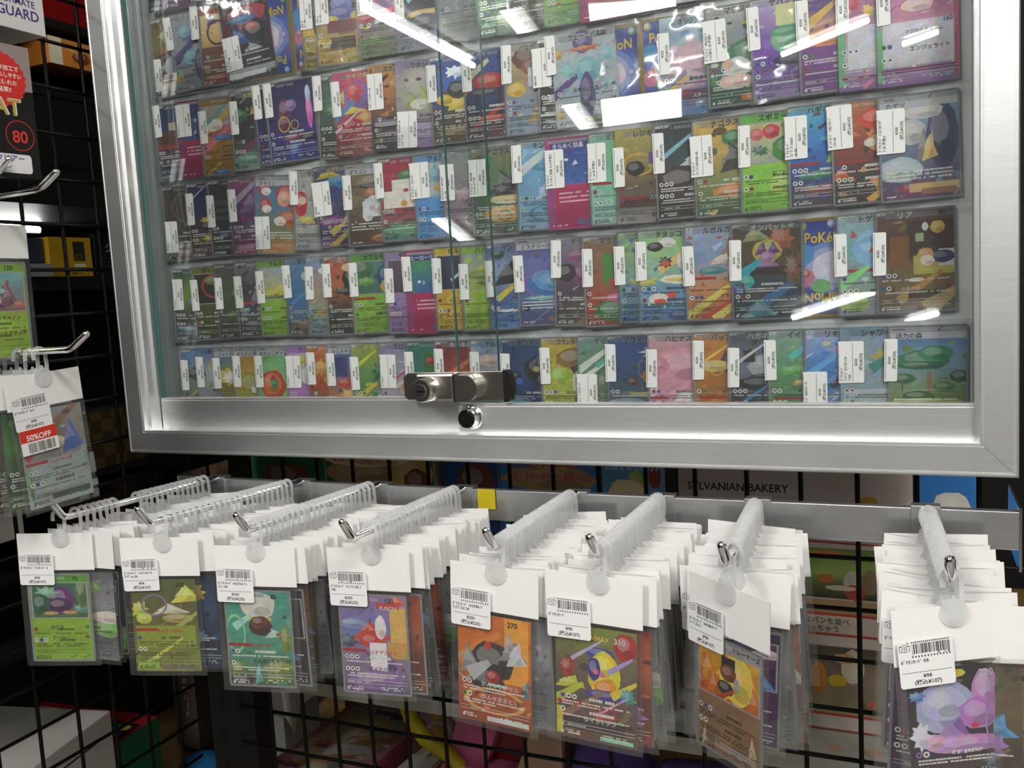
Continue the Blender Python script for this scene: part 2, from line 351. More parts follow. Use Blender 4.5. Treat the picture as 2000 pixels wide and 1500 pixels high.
INK = {'k': hexc('1c1c1e'), 'w': hexc('c9cdd2'), 'y': hexc('d8c83a'), 'm': hexc('d05a96'), 'r': hexc('b82c2c')}
def lum(c): return .21*c[0]+.72*c[1]+.07*c[2]
def card_art(spec, seed):
    """style|title|colours|shapes: a printed card face of 63 x 88 mm"""
    A = Art(seed); R = A.R
    if spec[0] == 'B':
        A.p(rrect(0, 0, CW, CH, 3), hexc('8c7426'))
        A.grad(3.2, 3.2, CW-3.2, CH-3.2, [hexc('1c3690'), hexc('2c469c'), hexc('5a6cb4'), hexc('7c6cb0'), hexc('2c4a9c'), hexc('1a3080')], .3)
        bx_ = (3.2, 3.2, CW-3.2, CH-3.2)
        A.blob(hexc('6a8cc8'), .5, .5, .42, .27, 'e', bx_, False); A.blob(hexc('a8a8d0'), .5, .5, .34, .21, 'e', bx_, False); A.blob(hexc('d8d4e4'), .5, .5, .26, .16, 'e', bx_, False)
        A.blob(hexc('c87890'), .15, .6, .12, .09, 'e', bx_, False); A.blob(hexc('70b070'), .35, .68, .13, .07, 'e', bx_, False); A.blob(hexc('4a90c8'), .15, .36, .12, .1, 'e', bx_, False)
        for x, y, c in ((.12, .08, 'b8a84a'), (.88, .08, '4a9a5a'), (.15, .55, 'b85a4a'), (.85, .5, '8a8ac0'), (.14, .92, 'b86a4a'), (.86, .92, '5a9ad0'), (.5, .07, '8aa0c8')):
            A.disc(x*CW, (1-y)*CH, 3.6, mulc(hexc(c), .8)); A.disc(x*CW-.6, (1-y)*CH+.8, 2.4, mixc(hexc(c), (1, 1, 1), .35))
        for dx, col in ((.5, '16245a'), (0, 'd8bc2a')):
            put_text(A.mb, 'PoKéMoN', (8.5+dx)*.001, (66-dx)*.001, .0128, hexc(col), -A.L*EPS*.001, maxw=.0465); A.L += 1
            n0 = len(A.mb.v); put_text(A.mb, 'PoKéMoN', (8.5+dx)*.001, (66-dx)*.001, .0128, hexc(col), -A.L*EPS*.001, maxw=.0465); A.L += 1
            for i in range(n0, len(A.mb.v)):
                x, y, z = A.mb.v[i]; A.mb.v[i] = (CW*.001-x, y, CH*.001-z)
        return A.mb
    st, title, cols, extra = (spec.split('|')+['', '', ''])[:4]
    C = [hexc(c) for c in cols.split(',')]
    grey = hexc('84878a')
    tcol = INK[title[0]] if title and title[0] in INK else INK['k']; tt = title[1:] if title else ''
    if st == 'A': tt = title
    bd = {'F': 2.1, 'S': 2.4, 'T': 2.0, 'A': 2.4, 'N': 0.5}[st]
    A.p(rrect(0, 0, CW, CH, 3), {'A': C[0], 'N': mixc(C[0], hexc('55585c'), .6)}.get(st, grey))
    bx_ = (bd, bd, CW-bd, CH-bd)
    dark = lum(C[-1]) < .16
    soft = hexc('d8d8d4') if dark else mixc(C[-1], (0, 0, 0), .72)
    if st in 'FN':
        A.grad(*bx_, C); A.specks(C, 46, bx_)
        art = bx_
    elif st == 'T':
        A.grad(*bx_, C); A.specks(C, 22, bx_); art = bx_
    elif st == 'S':
        A.grad(*bx_, [mixc(C[0], C[3], t/3) for t in range(4)]); art = (bd+2.2, CH*.5, CW-bd-2.2, CH*.885)
        A.p([(bd+.8, CH*.49), (CW-bd-.8, CH*.49), (CW-bd-.8, CH*.895), (bd+.8, CH*.895)], hexc('a6a8a8'))
        A.grad(*art, C[1:3]); A.specks(C[1:3], 18, art)
        A.grad(bd+.8, bd+9, CW-bd-.8, CH*.485, [mulc(C[3], 1.08), C[3], mulc(C[3], .9)], .1)
        for _ in range(5): A.blob(mulc(C[3], R.uniform(.85, 1.25)), R.random(), R.uniform(.55, .9), .12, .06, 'e', (bd+.8, bd+9, CW-bd-.8, CH*.485), False)
    else:
        art = (5.5, CH*.49, CW-3, CH*.87)
        A.grad(*art, C[1:3]); A.specks(C[1:3]+[hexc('d8e8f0')], 34, art)
        A.grad(8, 3, CW-3, CH*.47, [mulc(C[3], 1.15), C[3], mulc(C[3], .9)], .08)
        for k in range(14): A.p([(2.6, 6+k*2.9), (7, 9+k*2.9), (7, 10.2+k*2.9), (2.6, 7.2+k*2.9)], hexc('5a5aa8' if k % 2 else '8a4a94'), None, False)
        A.L += 1
        A.p([(5.5, CH*.875), (CW-3, CH*.875), (CW-3, CH*.94), (5.5, CH*.94)], hexc('2c4a88'))
        A.p([(3, CH*.945), (CW-3, CH*.945), (CW-3, CH*.975), (3, CH*.975)], hexc('9a9aa4'))
        if tt: A.text(tt, .12, .115, 5.2, hexc('e4e6ea'), 0, 46)
        for k in range(3): A.dashes(12, CW-6, CH*.39-k*4, 1.5, hexc('e8c8d4'), .9)
        A.p(rrect(CW*.45, 4, CW-3.5, 9.5, 2.5), hexc('7a5a8c')); A.dashes(4, 20, 4, 1.2, hexc('e0d0d8'))
    items = [e for e in extra.split(';') if e]
    for e in items:
        a, b = e.split('@'); q = b.split(',')
        if a[0] in INK and (len(a) not in (3, 6) or any(ch not in '0123456789abcdef' for ch in a)):
            continue
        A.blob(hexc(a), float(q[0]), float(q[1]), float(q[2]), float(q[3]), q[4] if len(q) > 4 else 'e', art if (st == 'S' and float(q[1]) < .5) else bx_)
    if st in 'FNS':
        if st == 'F':
            A.p([(bd, CH-bd-2.6), (13, CH-bd-2.6), (16, CH-bd-.2), (bd, CH-bd-.2)], hexc('c8cacc')); A.dashes(4, 11, CH-bd-2, .9, hexc('55585c'))
        if st != 'S' or not dark: pass
        zt = CH*.545 if st != 'S' else CH*.42
        for k, zz in enumerate((CH*.355, CH*.235)):
            nE = R.randint(1, 3)
            for i in range(nE):
                A.disc(5.6+i*4.6, zz+1.2, 2.0, hexc('e6e6e2') if R.random() < .7 else mulc(hexc(R.choice(['b04a38', '3c6cb0', '5a9a48', '8a6ab0'])), 1), hexc('2c2c2e'))
            if R.random() < .75 and st != 'S' and '特' not in spec: A.dashes(CW*.42, CW*.72, zz, 2.2, soft, .95)
            elif st == 'S': A.dashes(CW*.45, CW*.7, zz, 2.2, soft, .95)
            A.dashes(5, CW-6, zz-3.4, 1.15, soft, .9)
            if R.random() < .6: A.dashes(5, CW*R.uniform(.5, .85), zz-5.5, 1.15, soft, .9)
        for zz in (CH*.135, CH*.105): A.p([(bd+1.5, zz), (CW-bd-1.5, zz), (CW-bd-1.5, zz+.35), (bd+1.5, zz+.35)], soft, None, False)
        A.L += 1; A.dashes(5, 24, CH*.116, .8, soft, .6)
        A.dashes(5, 19, CH*.062, .9, soft, .8); A.p([(4, 3.2), (6.2, 3.2), (6.2, 5.4), (4, 5.4)], soft); A.dashes(8, 19, 3.4, 1.3, soft, .9)
        A.dashes(CW*.55, CW-5, CH*.07, .9, soft, .5); A.dashes(CW*.58, CW-5, CH*.05, .9, soft, .5)
    if st == 'T':
        A.p([(bd, CH*.935), (CW-bd, CH*.935), (CW-bd, CH-bd), (bd, CH-bd)], hexc('9ea2a6')); A.dashes(4, 14, CH*.95, 1.4, hexc('7a4a40'))
        A.p([(CW*.62, CH*.935), (CW*.66, CH-bd), (CW*.675, CH-bd), (CW*.635, CH*.935)], hexc('3a3a3c'))
        A.p([(bd, CH*.865), (CW-bd, CH*.865), (CW-bd, CH*.932), (bd, CH*.932)], hexc('b8bcc0'))
        for k in range(3): A.dashes(5, CW-7, CH*.27-k*3.0, 1.25, hexc('e4e6e2'), .85)
        A.p(rrect(CW*.5, 4.5, CW-4, 9.5, 2.4), mixc(C[-1], hexc('c88a54'), .5)); A.dashes(5, 17, 4, 1.2, hexc('d8d8d4'))
        if tt: A.text(tt, .1, .125, 5.2, INK['k'], 0, 48)
    if tt and st not in 'TA':
        if st != 'S': A.blob(mixc(C[0], grey, .55), .55, .06, .42, .028, 'r', bx_, False)
        A.text(tt, .27, .088, 6.4, tcol, 0, 38)
    elif st in 'FS' and not tt: A.dashes(16, 38, CH*.925, 3.0, mixc(C[0], hexc('d0d0d0'), .35), .9)
    for e in items:
        a, b = e.split('@'); q = b.split(',')
        if a[0] in INK and (len(a) not in (3, 6) or any(ch not in '0123456789abcdef' for ch in a)):
            A.text(a[1:], float(q[0]), float(q[1])+.03, float(q[2]), INK[a[0]], 0, CW*(1-float(q[0]))-3)
    return A.mb


# ------------------------------------------------------------------ the shop shell
def slab(name, lo, hi, mat):
    mb = MB(); mb.box(lo, hi); return tag(mb.build(name, mat), kind='structure')
slab('floor', (-3.4, -7.2, -0.05), (2.6, 2.2, 0.0), 'shop_floor')
slab('ceiling', (-3.4, -7.2, EYE+1.25), (2.6, 2.2, EYE+1.30), 'shop_ceiling')
slab('wall_back', (-3.4, 2.2, 0), (2.6, 2.25, EYE+1.25), 'dark_panel')
slab('wall_left', (-3.45, -7.2, 0), (-3.4, 2.2, EYE+1.25), 'dark_panel')
slab('wall_right', (2.6, -7.2, 0), (2.65, 2.2, EYE+1.25), 'shop_wall')
slab('wall_front', (-3.4, -7.25, 0), (2.6, -7.2, EYE+1.25), 'shop_wall')

def tube_lamp(label, a, b):
    A, B = Vector(a), Vector(b); t = thing('ceiling_tube_lamp', label, 'lamp', tuple((A+B)/2), group='bare tube lamps under the ceiling')
    d = (B-A)/2; mb = MB(); mb.tube([-d, d], 0.016, 12); mb.build('glass_tube', 'tube_glow', t)
    mb = MB(); u = d.normalized(); n = Vector((-u.y, u.x, 0))*0.03
    mb.add([(*( -d+n)[:2], .03), (*(d+n)[:2], .03), (*(d-n)[:2], .03), (*(-d-n)[:2], .03), (*(-d+n)[:2], .06), (*(d+n)[:2], .06), (*(d-n)[:2], .06), (*(-d-n)[:2], .06)],
           [(0, 1, 2, 3), (7, 6, 5, 4), (0, 4, 5, 1), (1, 5, 6, 2), (2, 6, 7, 3), (3, 7, 4, 0)]); mb.build('batten', 'shop_ceiling', t)
ZT = EYE+1.2
tube_lamp('bare ceiling tube mirrored as a long streak in the case glass', (-2.07, -2.2, ZT), (-2.146, -3.8, ZT))
tube_lamp('slanting ceiling tube mirrored upper right in the case glass', (-0.631, -4.652, ZT), (-0.174, -4.194, ZT))
tube_lamp('short ceiling tube mirrored near the right frame', (-0.014, -4.836, ZT), (0.145, -4.669, ZT))
tube_lamp('ceiling tube over the aisle by the hooks', (-1.05, -1.3, ZT), (-1.05, -2.5, ZT))
tube_lamp('ceiling tube behind the viewer', (0.35, -2.2, ZT), (0.35, -3.4, ZT))

# ------------------------------------------------------------------ the wall-hung display case
case = thing('display_case', 'wide silver aluminium wall showcase with sliding glass doors full of cards', 'showcase', W(-384, 0, -169))
cz = lambda z: (z+169)*0.001
cx = lambda x: (x+384)*0.001
XL, XR, ZB, ZTOP = -844, 77, -169, 470
PROFILE = [(0, 14), (0, -58.6), (1.2, -60), (2.4, -60), (2.9, -59.3), (3.5, -59.3), (4.0, -60), (24.0, -60), (24.4, -59.3), (24.9, -59.3), (25.3, -60), (26.4, -60), (27, -59.4), (27, 14)]
def frame_bar(side):
    mb = MB(); n = len(PROFILE); g = 0.15
    def pt(t, y, end):
        if side == 'bottom': return (cx((XL+t+g) if end == 0 else (XR-t-g)), y*.001, cz(ZB+t))
        if side == 'top': return (cx((XR-t-g) if end == 0 else (XL+t+g)), y*.001, cz(ZTOP-t))
        if side == 'left': return (cx(XL+t), y*.001, cz((ZTOP-t-g) if end == 0 else (ZB+t+g)))
        return (cx(XR-t), y*.001, cz((ZB+t+g) if end == 0 else (ZTOP-t-g)))
    V = [pt(t, y, 0) for t, y in PROFILE] + [pt(t, y, 1) for t, y in PROFILE]
    mb.add(V, [(i, i+1, n+i+1, n+i) for i in range(n-1)] + [list(range(n-1, -1, -1)), list(range(n, 2*n))])
    me = mb.mesh('frame_bar', ['aluminium']); bm = bmesh.new(); bm.from_mesh(me); bmesh.ops.recalc_face_normals(bm, faces=bm.faces[:]); bm.to_mesh(me); bm.free()
    return put('frame_bar', me, case)
for s in ('bottom', 'left', 'right', 'top'): frame_bar(s)
mb = MB(); mb.box((cx(-822), .0032, cz(-150)), (cx(56), .012, cz(455))); mb.build('back_panel', 'case_back', case)
mb = MB(); mb.box((cx(-817.5), -.034, cz(-145)), (cx(-815.5), .014, cz(450))); mb.build('side_liner', 'case_liner', case)
mb = MB(); mb.box((cx(48.5), -.034, cz(-145)), (cx(50.5), .014, cz(450))); mb.build('side_liner', 'case_liner', case)
for x, sgn in ((-817, 1), (50, -1)):                       # upright channels the doors slide into
    for y0, y1, w in ((-.0515, -.0500, 3.0), (-.0372, -.0360, 3.0)):
        mb = MB(); a, b = sorted((x, x+sgn*w)); mb.box((cx(a), y0, cz(-143)), (cx(b), y1, cz(450))); mb.build('door_channel', 'aluminium', case)
mb = MB(); mb.box((cx(-817), -.054, cz(-148)), (cx(50), -.014, cz(-144))); mb.build('bottom_track', 'aluminium', case)

def door(name_x0, x1, y, zr, label, handed):
    x0 = name_x0
    d = thing('sliding_door', None, None); d.parent = case; d.location = (cx(x0), y, cz(-143.5)); d['label'] = label
    w = (x1-x0)*.001
    mb = MB(); mb.box((0, -.0022, .006), (w, .0022, .59)); g = mb.build('glass_pane', 'pane_glass', d)
    e = 0 if handed == 'right' else w
    mb = MB(); mb.box((e-.0002 if handed == 'right' else e-.0003, -.0021, .034), (e+.0004 if handed == 'right' else e+.0002, .0021, .589)); mb.build('pane_edge', 'glass_edge', d)
    h = (zr+143.5)*.001
    prof = [(-.0055, 0), (-.0055, h-.0035), (-.0048, h-.0028), (-.0052, h-.0022), (-.0052, h-.0008), (-.0044, h), (.0050, h), (.0058, h-.001), (.0058, 0)]
    mb = MB(); n = len(prof); mb.add([(0, yy, zz) for yy, zz in prof]+[(w, yy, zz) for yy, zz in prof], [(i, n+i, n+(i+1) % n, (i+1) % n) for i in range(n)]+[list(range(n-1, -1, -1)), list(range(n, 2*n))])
    me = mb.mesh('door_rail', ['aluminium']); bm = bmesh.new(); bm.from_mesh(me); bmesh.ops.recalc_face_normals(bm, faces=bm.faces[:]); bm.to_mesh(me); bm.free()
    put('door_rail', me, d)
    return d
dl = door(-813, -373, -.0295, -107.5, 'rear sliding glass door', 'left')
dr = door(-411, 47, -.0435, -112.2, 'front sliding glass door with a round key lock', 'right')
# round key lock on the front door rail
mb = MB()
def lathe(mb, axis_o, axis_d, prof, n=28, col=(1, 1, 1), mat=0):
    d = Vector(axis_d).normalized(); a = Vector((0, 0, 1)); u = d.cross(a).normalized(); w = u.cross(d); o = Vector(axis_o); rings = []
    for t, r in prof: rings.append([o+d*t+(u*math.cos(2*math.pi*k/n)+w*math.sin(2*math.pi*k/n))*r for k in range(n)])
    V = [p for r in rings for p in r]; m = len(rings)
    mb.add(V, [(i*n+k, (i+1)*n+k, (i+1)*n+(k+1) % n, i*n+(k+1) % n) for i in range(m-1) for k in range(n)], col, mat, True)
    mb.face(list(reversed(rings[-1])), col, mat)
mb2 = MB(); mb2.box((-.0015, -.0024, .034), (.0045, -.0012, .589)); mb2.build('pane_edge_refraction', 'glass_edge', dl)  # opaque green strip for the pane edge's refracted look; no real seal
kl = (.0135, -.0055, .0175)
lathe(mb, kl, (0, -1, 0), [(0, .0125), (.0016, .0125), (.0024, .0112), (.0024, .0098), (.010, .0098), (.0112, .0090)])
lock = mb.build('key_lock', 'chrome', dr)
mb = MB(); lathe(mb, (kl[0], kl[1]-.0112, kl[2]), (0, -1, 0), [(0, .0076), (.0003, .0076)]); mb.box((kl[0]-.0006, kl[1]-.0119, kl[2]-.003), (kl[0]+.0006, kl[1]-.0114, kl[2]+.003), mat=1)
put_text(mb, 'LOCK', kl[0], kl[2]-.0058, .0022, (1, 1, 1), kl[1]-.0117, align=.5, mat=1)
lf = mb.build('lock_face', ['keyhole', 'chrome'], dr)

# clear pocket trays, one under each row of cards
ROWZ = {0: 337, 1: 241.5, 2: 145, 3: 50.5, 4: -45.5, 5: -141}
for r in range(6):
    z = ROWZ[r]; mb = MB()
    lean = (.0030, .0034, .0038, .0036, .0040, .0036)[r]; ya, yb = -.0132, -.0126
    mb.box((cx(-814), ya, cz(z-2.4)), (cx(46), -.0065, cz(z-1.6)))
    mb.add([(cx(-814), ya, cz(z-1.6)), (cx(46), ya, cz(z-1.6)), (cx(46), ya+lean, cz(z+24)), (cx(-814), ya+lean, cz(z+24)),
            (cx(-814), yb, cz(z-1.6)), (cx(46), yb, cz(z-1.6)), (cx(46), yb+lean, cz(z+24)), (cx(-814), yb+lean, cz(z+24))],
           [(0, 1, 2, 3), (7, 6, 5, 4), (3, 2, 6, 7), (0, 3, 7, 4), (1, 5, 6, 2)])
    mb.build('pocket_tray', 'clear_tray', case)

# ratchet lock clamped over the meeting door edges
rl = thing('ratchet_lock', 'nickel ratchet showcase lock clamped where the glass doors meet', 'lock', W(-470, -48, -109.5))
mb = MB()
outl = [(0, .0245), (.004, .0275)] + [p for k in range(4) for p in ((.0045+k*.0042, .0285), (.0066+k*.0042, .0262))] + [(.0230, .0288), (.0920, .0288)]
outl = [(.004, .0015), (.0, .005)] + outl + [(.1115, .0288), (.1115, .0015)]
outl = [(x, z) for x, z in outl]
mb.prism(list(reversed(outl)) if sum(outl[i-1][0]*outl[i][1]-outl[i][0]*outl[i-1][1] for i in range(len(outl))) < 0 else outl, -.0035, .0, mat=0)
mb.build('ratchet_bar', 'nickel', rl)
mb = MB(); mb.box((.006, -.0042, .0265), (.1105, .0, .0292), bevel=.0004); mb.build('top_flange', 'nickel', rl)
for k in range(5):
    mb = MB(); x = .0668+k*.0045; mb.prism([(x, .0285), (x+.0022, .0258), (x+.0045, .0285)], -.0048, -.0036); mb.build('tooth', 'nickel', rl)
mb = MB(); mb.box((.018, -.012, .0012), (.0605, -.0038, .0285), bevel=.0025); mb.build('lock_body', 'nickel', rl)
mb = MB(); lathe(mb, (.0335, -.008, .0135), (-.05, -1, 0), [(0, .0125), (.0185, .0117), (.0200, .0108)], 36); mb.build('lock_barrel', 'nickel', rl)
mb = MB(); e = Vector((.0335, -.008, .0135))+Vector((-.05, -1, 0)).normalized()*.0201
lathe(mb, e, (-.05, -1, 0), [(0, .0066), (.0006, .0062)], 24); ld = mb.build('key_disc', 'aluminium_bright', rl)
mb = MB(); mb.box((e.x-.0042, e.y-.0012, e.z-.0012), (e.x+.0042, e.y-.0004, e.z+.0012)); mb.build('key_slot', 'keyhole', rl)
mb = MB(); n = 14; P = [(.0632, .0015), (.0745, .0015)] + [(.0745+.0125*math.sin(math.pi*k/n), .0140-.0125*math.cos(math.pi*k/n)) for k in range(n+1)] + [(.0632, .0265)]
mb.prism(P, -.0150, -.0038); mb.build('latch_knob', 'nickel', rl)
mb = MB(); mb.box((.0608, -.0140, .0008), (.0630, -.0036, .0275)); mb.build('gasket', 'black_rubber', rl)
mb = MB(); P = [(.1112, -.0005), (.1145, -.0005)] + [(.1145+.0052*math.sin(math.pi*k/10), .0148-.0153*math.cos(math.pi*k/10)) for k in range(11)] + [(.1112, .0301)]
mb.prism(P, -.0055, .0045); mb.build('rubber_end', 'black_rubber', rl)

# ------------------------------------------------------------------ black wire grid panels, post, chrome rail, hooks
gp = thing('wire_grid_panel', 'black wire mesh panel standing behind the showcase', 'wire panel', (0, .03, 0))
def wire(parent, a, b, r=.0023):
    mb = MB(); mb.tube([a, b], r, 8); mb.build('wire', 'black_wire', parent)
for k in range(17):
    x = .055-.05*k; wire(gp, (x, 0, EYE-1.15), (x, 0, EYE-.12))
for k in range(18):
    z = EYE-.27-.05*k; wire(gp, (-.80, .0046, z), (.10, .0046, z))
gl = thing('wire_grid_panel', 'black wire mesh side panel at a right angle to the showcase', 'wire panel', (-.87, 0, 0))
for k in range(16):
    y = .001-.0495*k; wire(gl, (0, y, EYE-1.1), (0, y, EYE+.5), .0021)
for z in (.447, .397, .347, .297, .247, .197, .147, .097, .047, -.003, -.053, -.103, -.153, -.203, -.253, -.303, -.353, -.398, -.447, -.496, -.545, -.595, -.645, -.695):
    wire(gl, (.0042, -.75, EYE+z), (.0042, .03, EYE+z), .0021)
post = thing('slotted_post', 'black slotted steel upright in the corner below the showcase', 'post', (-.815, .052, 0))
mb = MB(); mb.box((-.036, -.016, 0.0), (.036, .02, EYE+.5), bevel=.002); mb.build('upright', 'black_plastic', post)
for k in range(14):
    for dx in (-.018, .012):
        mb = MB(); z = EYE-.38-.05*k; mb.box((dx, -.0165, z), (dx+.006, -.0155, z+.024)); mb.build('slot', 'keyhole', post)

rail = thing('hook_rail', 'flat chrome rail carrying the hooks below the showcase', 'rail', W(-340, -55, -228))
mb = MB(); mb.box((-.44, 0, 0), (.418, .0085, .031), bevel=.0008); mb.build('bar', 'chrome_bar', rail)
mb = MB(); mb.box((.4175, -.001, -.017), (.4195, .085, .034)); mb.build('end_bracket', 'chrome', rail)
mb = MB(); mb.box((-.4405, -.001, -.004), (-.4385, .085, .034)); mb.build('end_bracket', 'chrome', rail)

ORD = 'first second third fourth fifth sixth seventh eighth ninth tenth eleventh twelfth thirteenth fourteenth fifteenth sixteenth seventeenth eighteenth nineteenth twentieth twenty-first twenty-second twenty-third twenty-fourth twenty-fifth twenty-sixth twenty-seventh twenty-eighth twenty-ninth thirtieth'.split()
HOOKS = [(-720, -729), (-603, -623), (-506, -514), (-408, -409), (-289, -284), (-206, -204), (-122, -113), (11, 22)]
HZ0, HZ1, HY0, HY1 = -197, -192, -55, -250
hook_groups = 'chrome hooks along the rail'
for i, (xa, xb) in enumerate(HOOKS):
    h = thing('display_hook', 'chrome display hook on the rail, %s counted from the corner post' % ORD[i], 'hook', W(xa, HY0, HZ0), group=hook_groups)
    o = Vector(W(xa, HY0, HZ0)); P = [Vector(W(xa, HY0, HZ0)), Vector(W(xb, HY1+6, HZ1)), Vector(W(xb, HY1, HZ1+.5)), Vector(W(xb, HY1-4, HZ1+3)), Vector(W(xb-1, HY1-12, HZ1+15.5)), Vector(W(xb-1, HY1-12.8, HZ1+17)), Vector(W(xb-1, HY1-13.2, HZ1+18))]
    mb = MB(); mb.tube([p-o for p in P], .0033, 14, rad=[.0033]*5+[.0028, .0012]); mb.build('rod', 'chrome', h)
    mb = MB(); mb.box((-.011, -.0022, -.032), (.011, .0, .0024), bevel=.0005); mb.box((-.011, 0, .0008), (.011, .010, .0022)); mb.build('rail_clamp', 'chrome_bar', h)

# ------------------------------------------------------------------ cards in the case
def sleeve_mesh(w, h, seed, m=(7, 10), amp=.22, y0=-.45):
    R = random.Random(seed); mb = MB(); nx, nz = m
    f1, f2, p1, p2 = R.uniform(1, 3), R.uniform(1, 3), R.uniform(0, 6), R.uniform(0, 6)
    V = []
    for j in range(nz+1):
        for i in range(nx+1):
            u, v = i/nx, j/nz; edge = min(u, 1-u, v, 1-v); top = max(0, v-.9)*10
            y = y0 - amp*(math.sin(f1*6*u+p1)*math.cos(f2*5*v+p2)+R.uniform(-.35, .35))*(1 if edge > .02 else .4) - top*R.uniform(0, .5)
            V.append(((u*w[0]+w[1])*.001, y*.001, (v*h[0]+h[1])*.001))
    mb.add(V, [(j*(nx+1)+i, j*(nx+1)+i+1, (j+1)*(nx+1)+i+1, (j+1)*(nx+1)+i) for j in range(nz) for i in range(nx)], smooth=True)
    return mb.mesh('sleeve', ['sleeve_film'])
SLEEVES = [sleeve_mesh((67.5, -2.3), (94.0, -1.6), 40+k) for k in range(8)]
_stick = {}
def price_sticker(w, price, tax, lines):
    """label stuck on sideways: lettering reads upwards"""
    key = (w, price, lines)
    if key in _stick: return _stick[key]
    mb = MB(); hgt = 36.5; y = -.00016
    P = [(0, 0)] + rrect(0, 0, w*.001, hgt*.001, .0016)[0:10] + [(0, hgt*.001)]
    mb.prism([(x, z) for x, z in P], y, 0, mat=0)
    q = w-10.4; ink = (1, 1, 1); yy = y-.00002
    mb.add([((q+1.0)*.001, yy, .0015), ((q+1.35)*.001, yy, .0015), ((q+1.35)*.001, yy, .0350), ((q+1.0)*.001, yy, .0350)], [(0, 1, 2, 3)], ink, 1)
    put_text(mb, price, (q+5.0)*.001, .0182, .0031, ink, yy, True, .5, 1)
    put_text(mb, tax, (q+9.0)*.001, .0182, .0033, ink, yy, True, .5, 1)
    if lines:
        for k, t in enumerate(lines): put_text(mb, t, (3.6+k*3.3)*.001, .002, .0030, ink, yy, True, 0, 1, .033, .92)
        R = random.Random(str(lines)); z = 2.0
        while z < 34:
            d = R.uniform(.3, 1.0); mb.add([(.0, yy, z*.001), (.0006, yy, z*.001), (.0006, yy, (z+d)*.001), (.0, yy, (z+d)*.001)], [(0, 1, 2, 3)], ink, 1); z += d+R.uniform(.3, .9)
    _stick[key] = mb.mesh('price_sticker', ['sticker_white', 'ink_black']); return _stick[key]
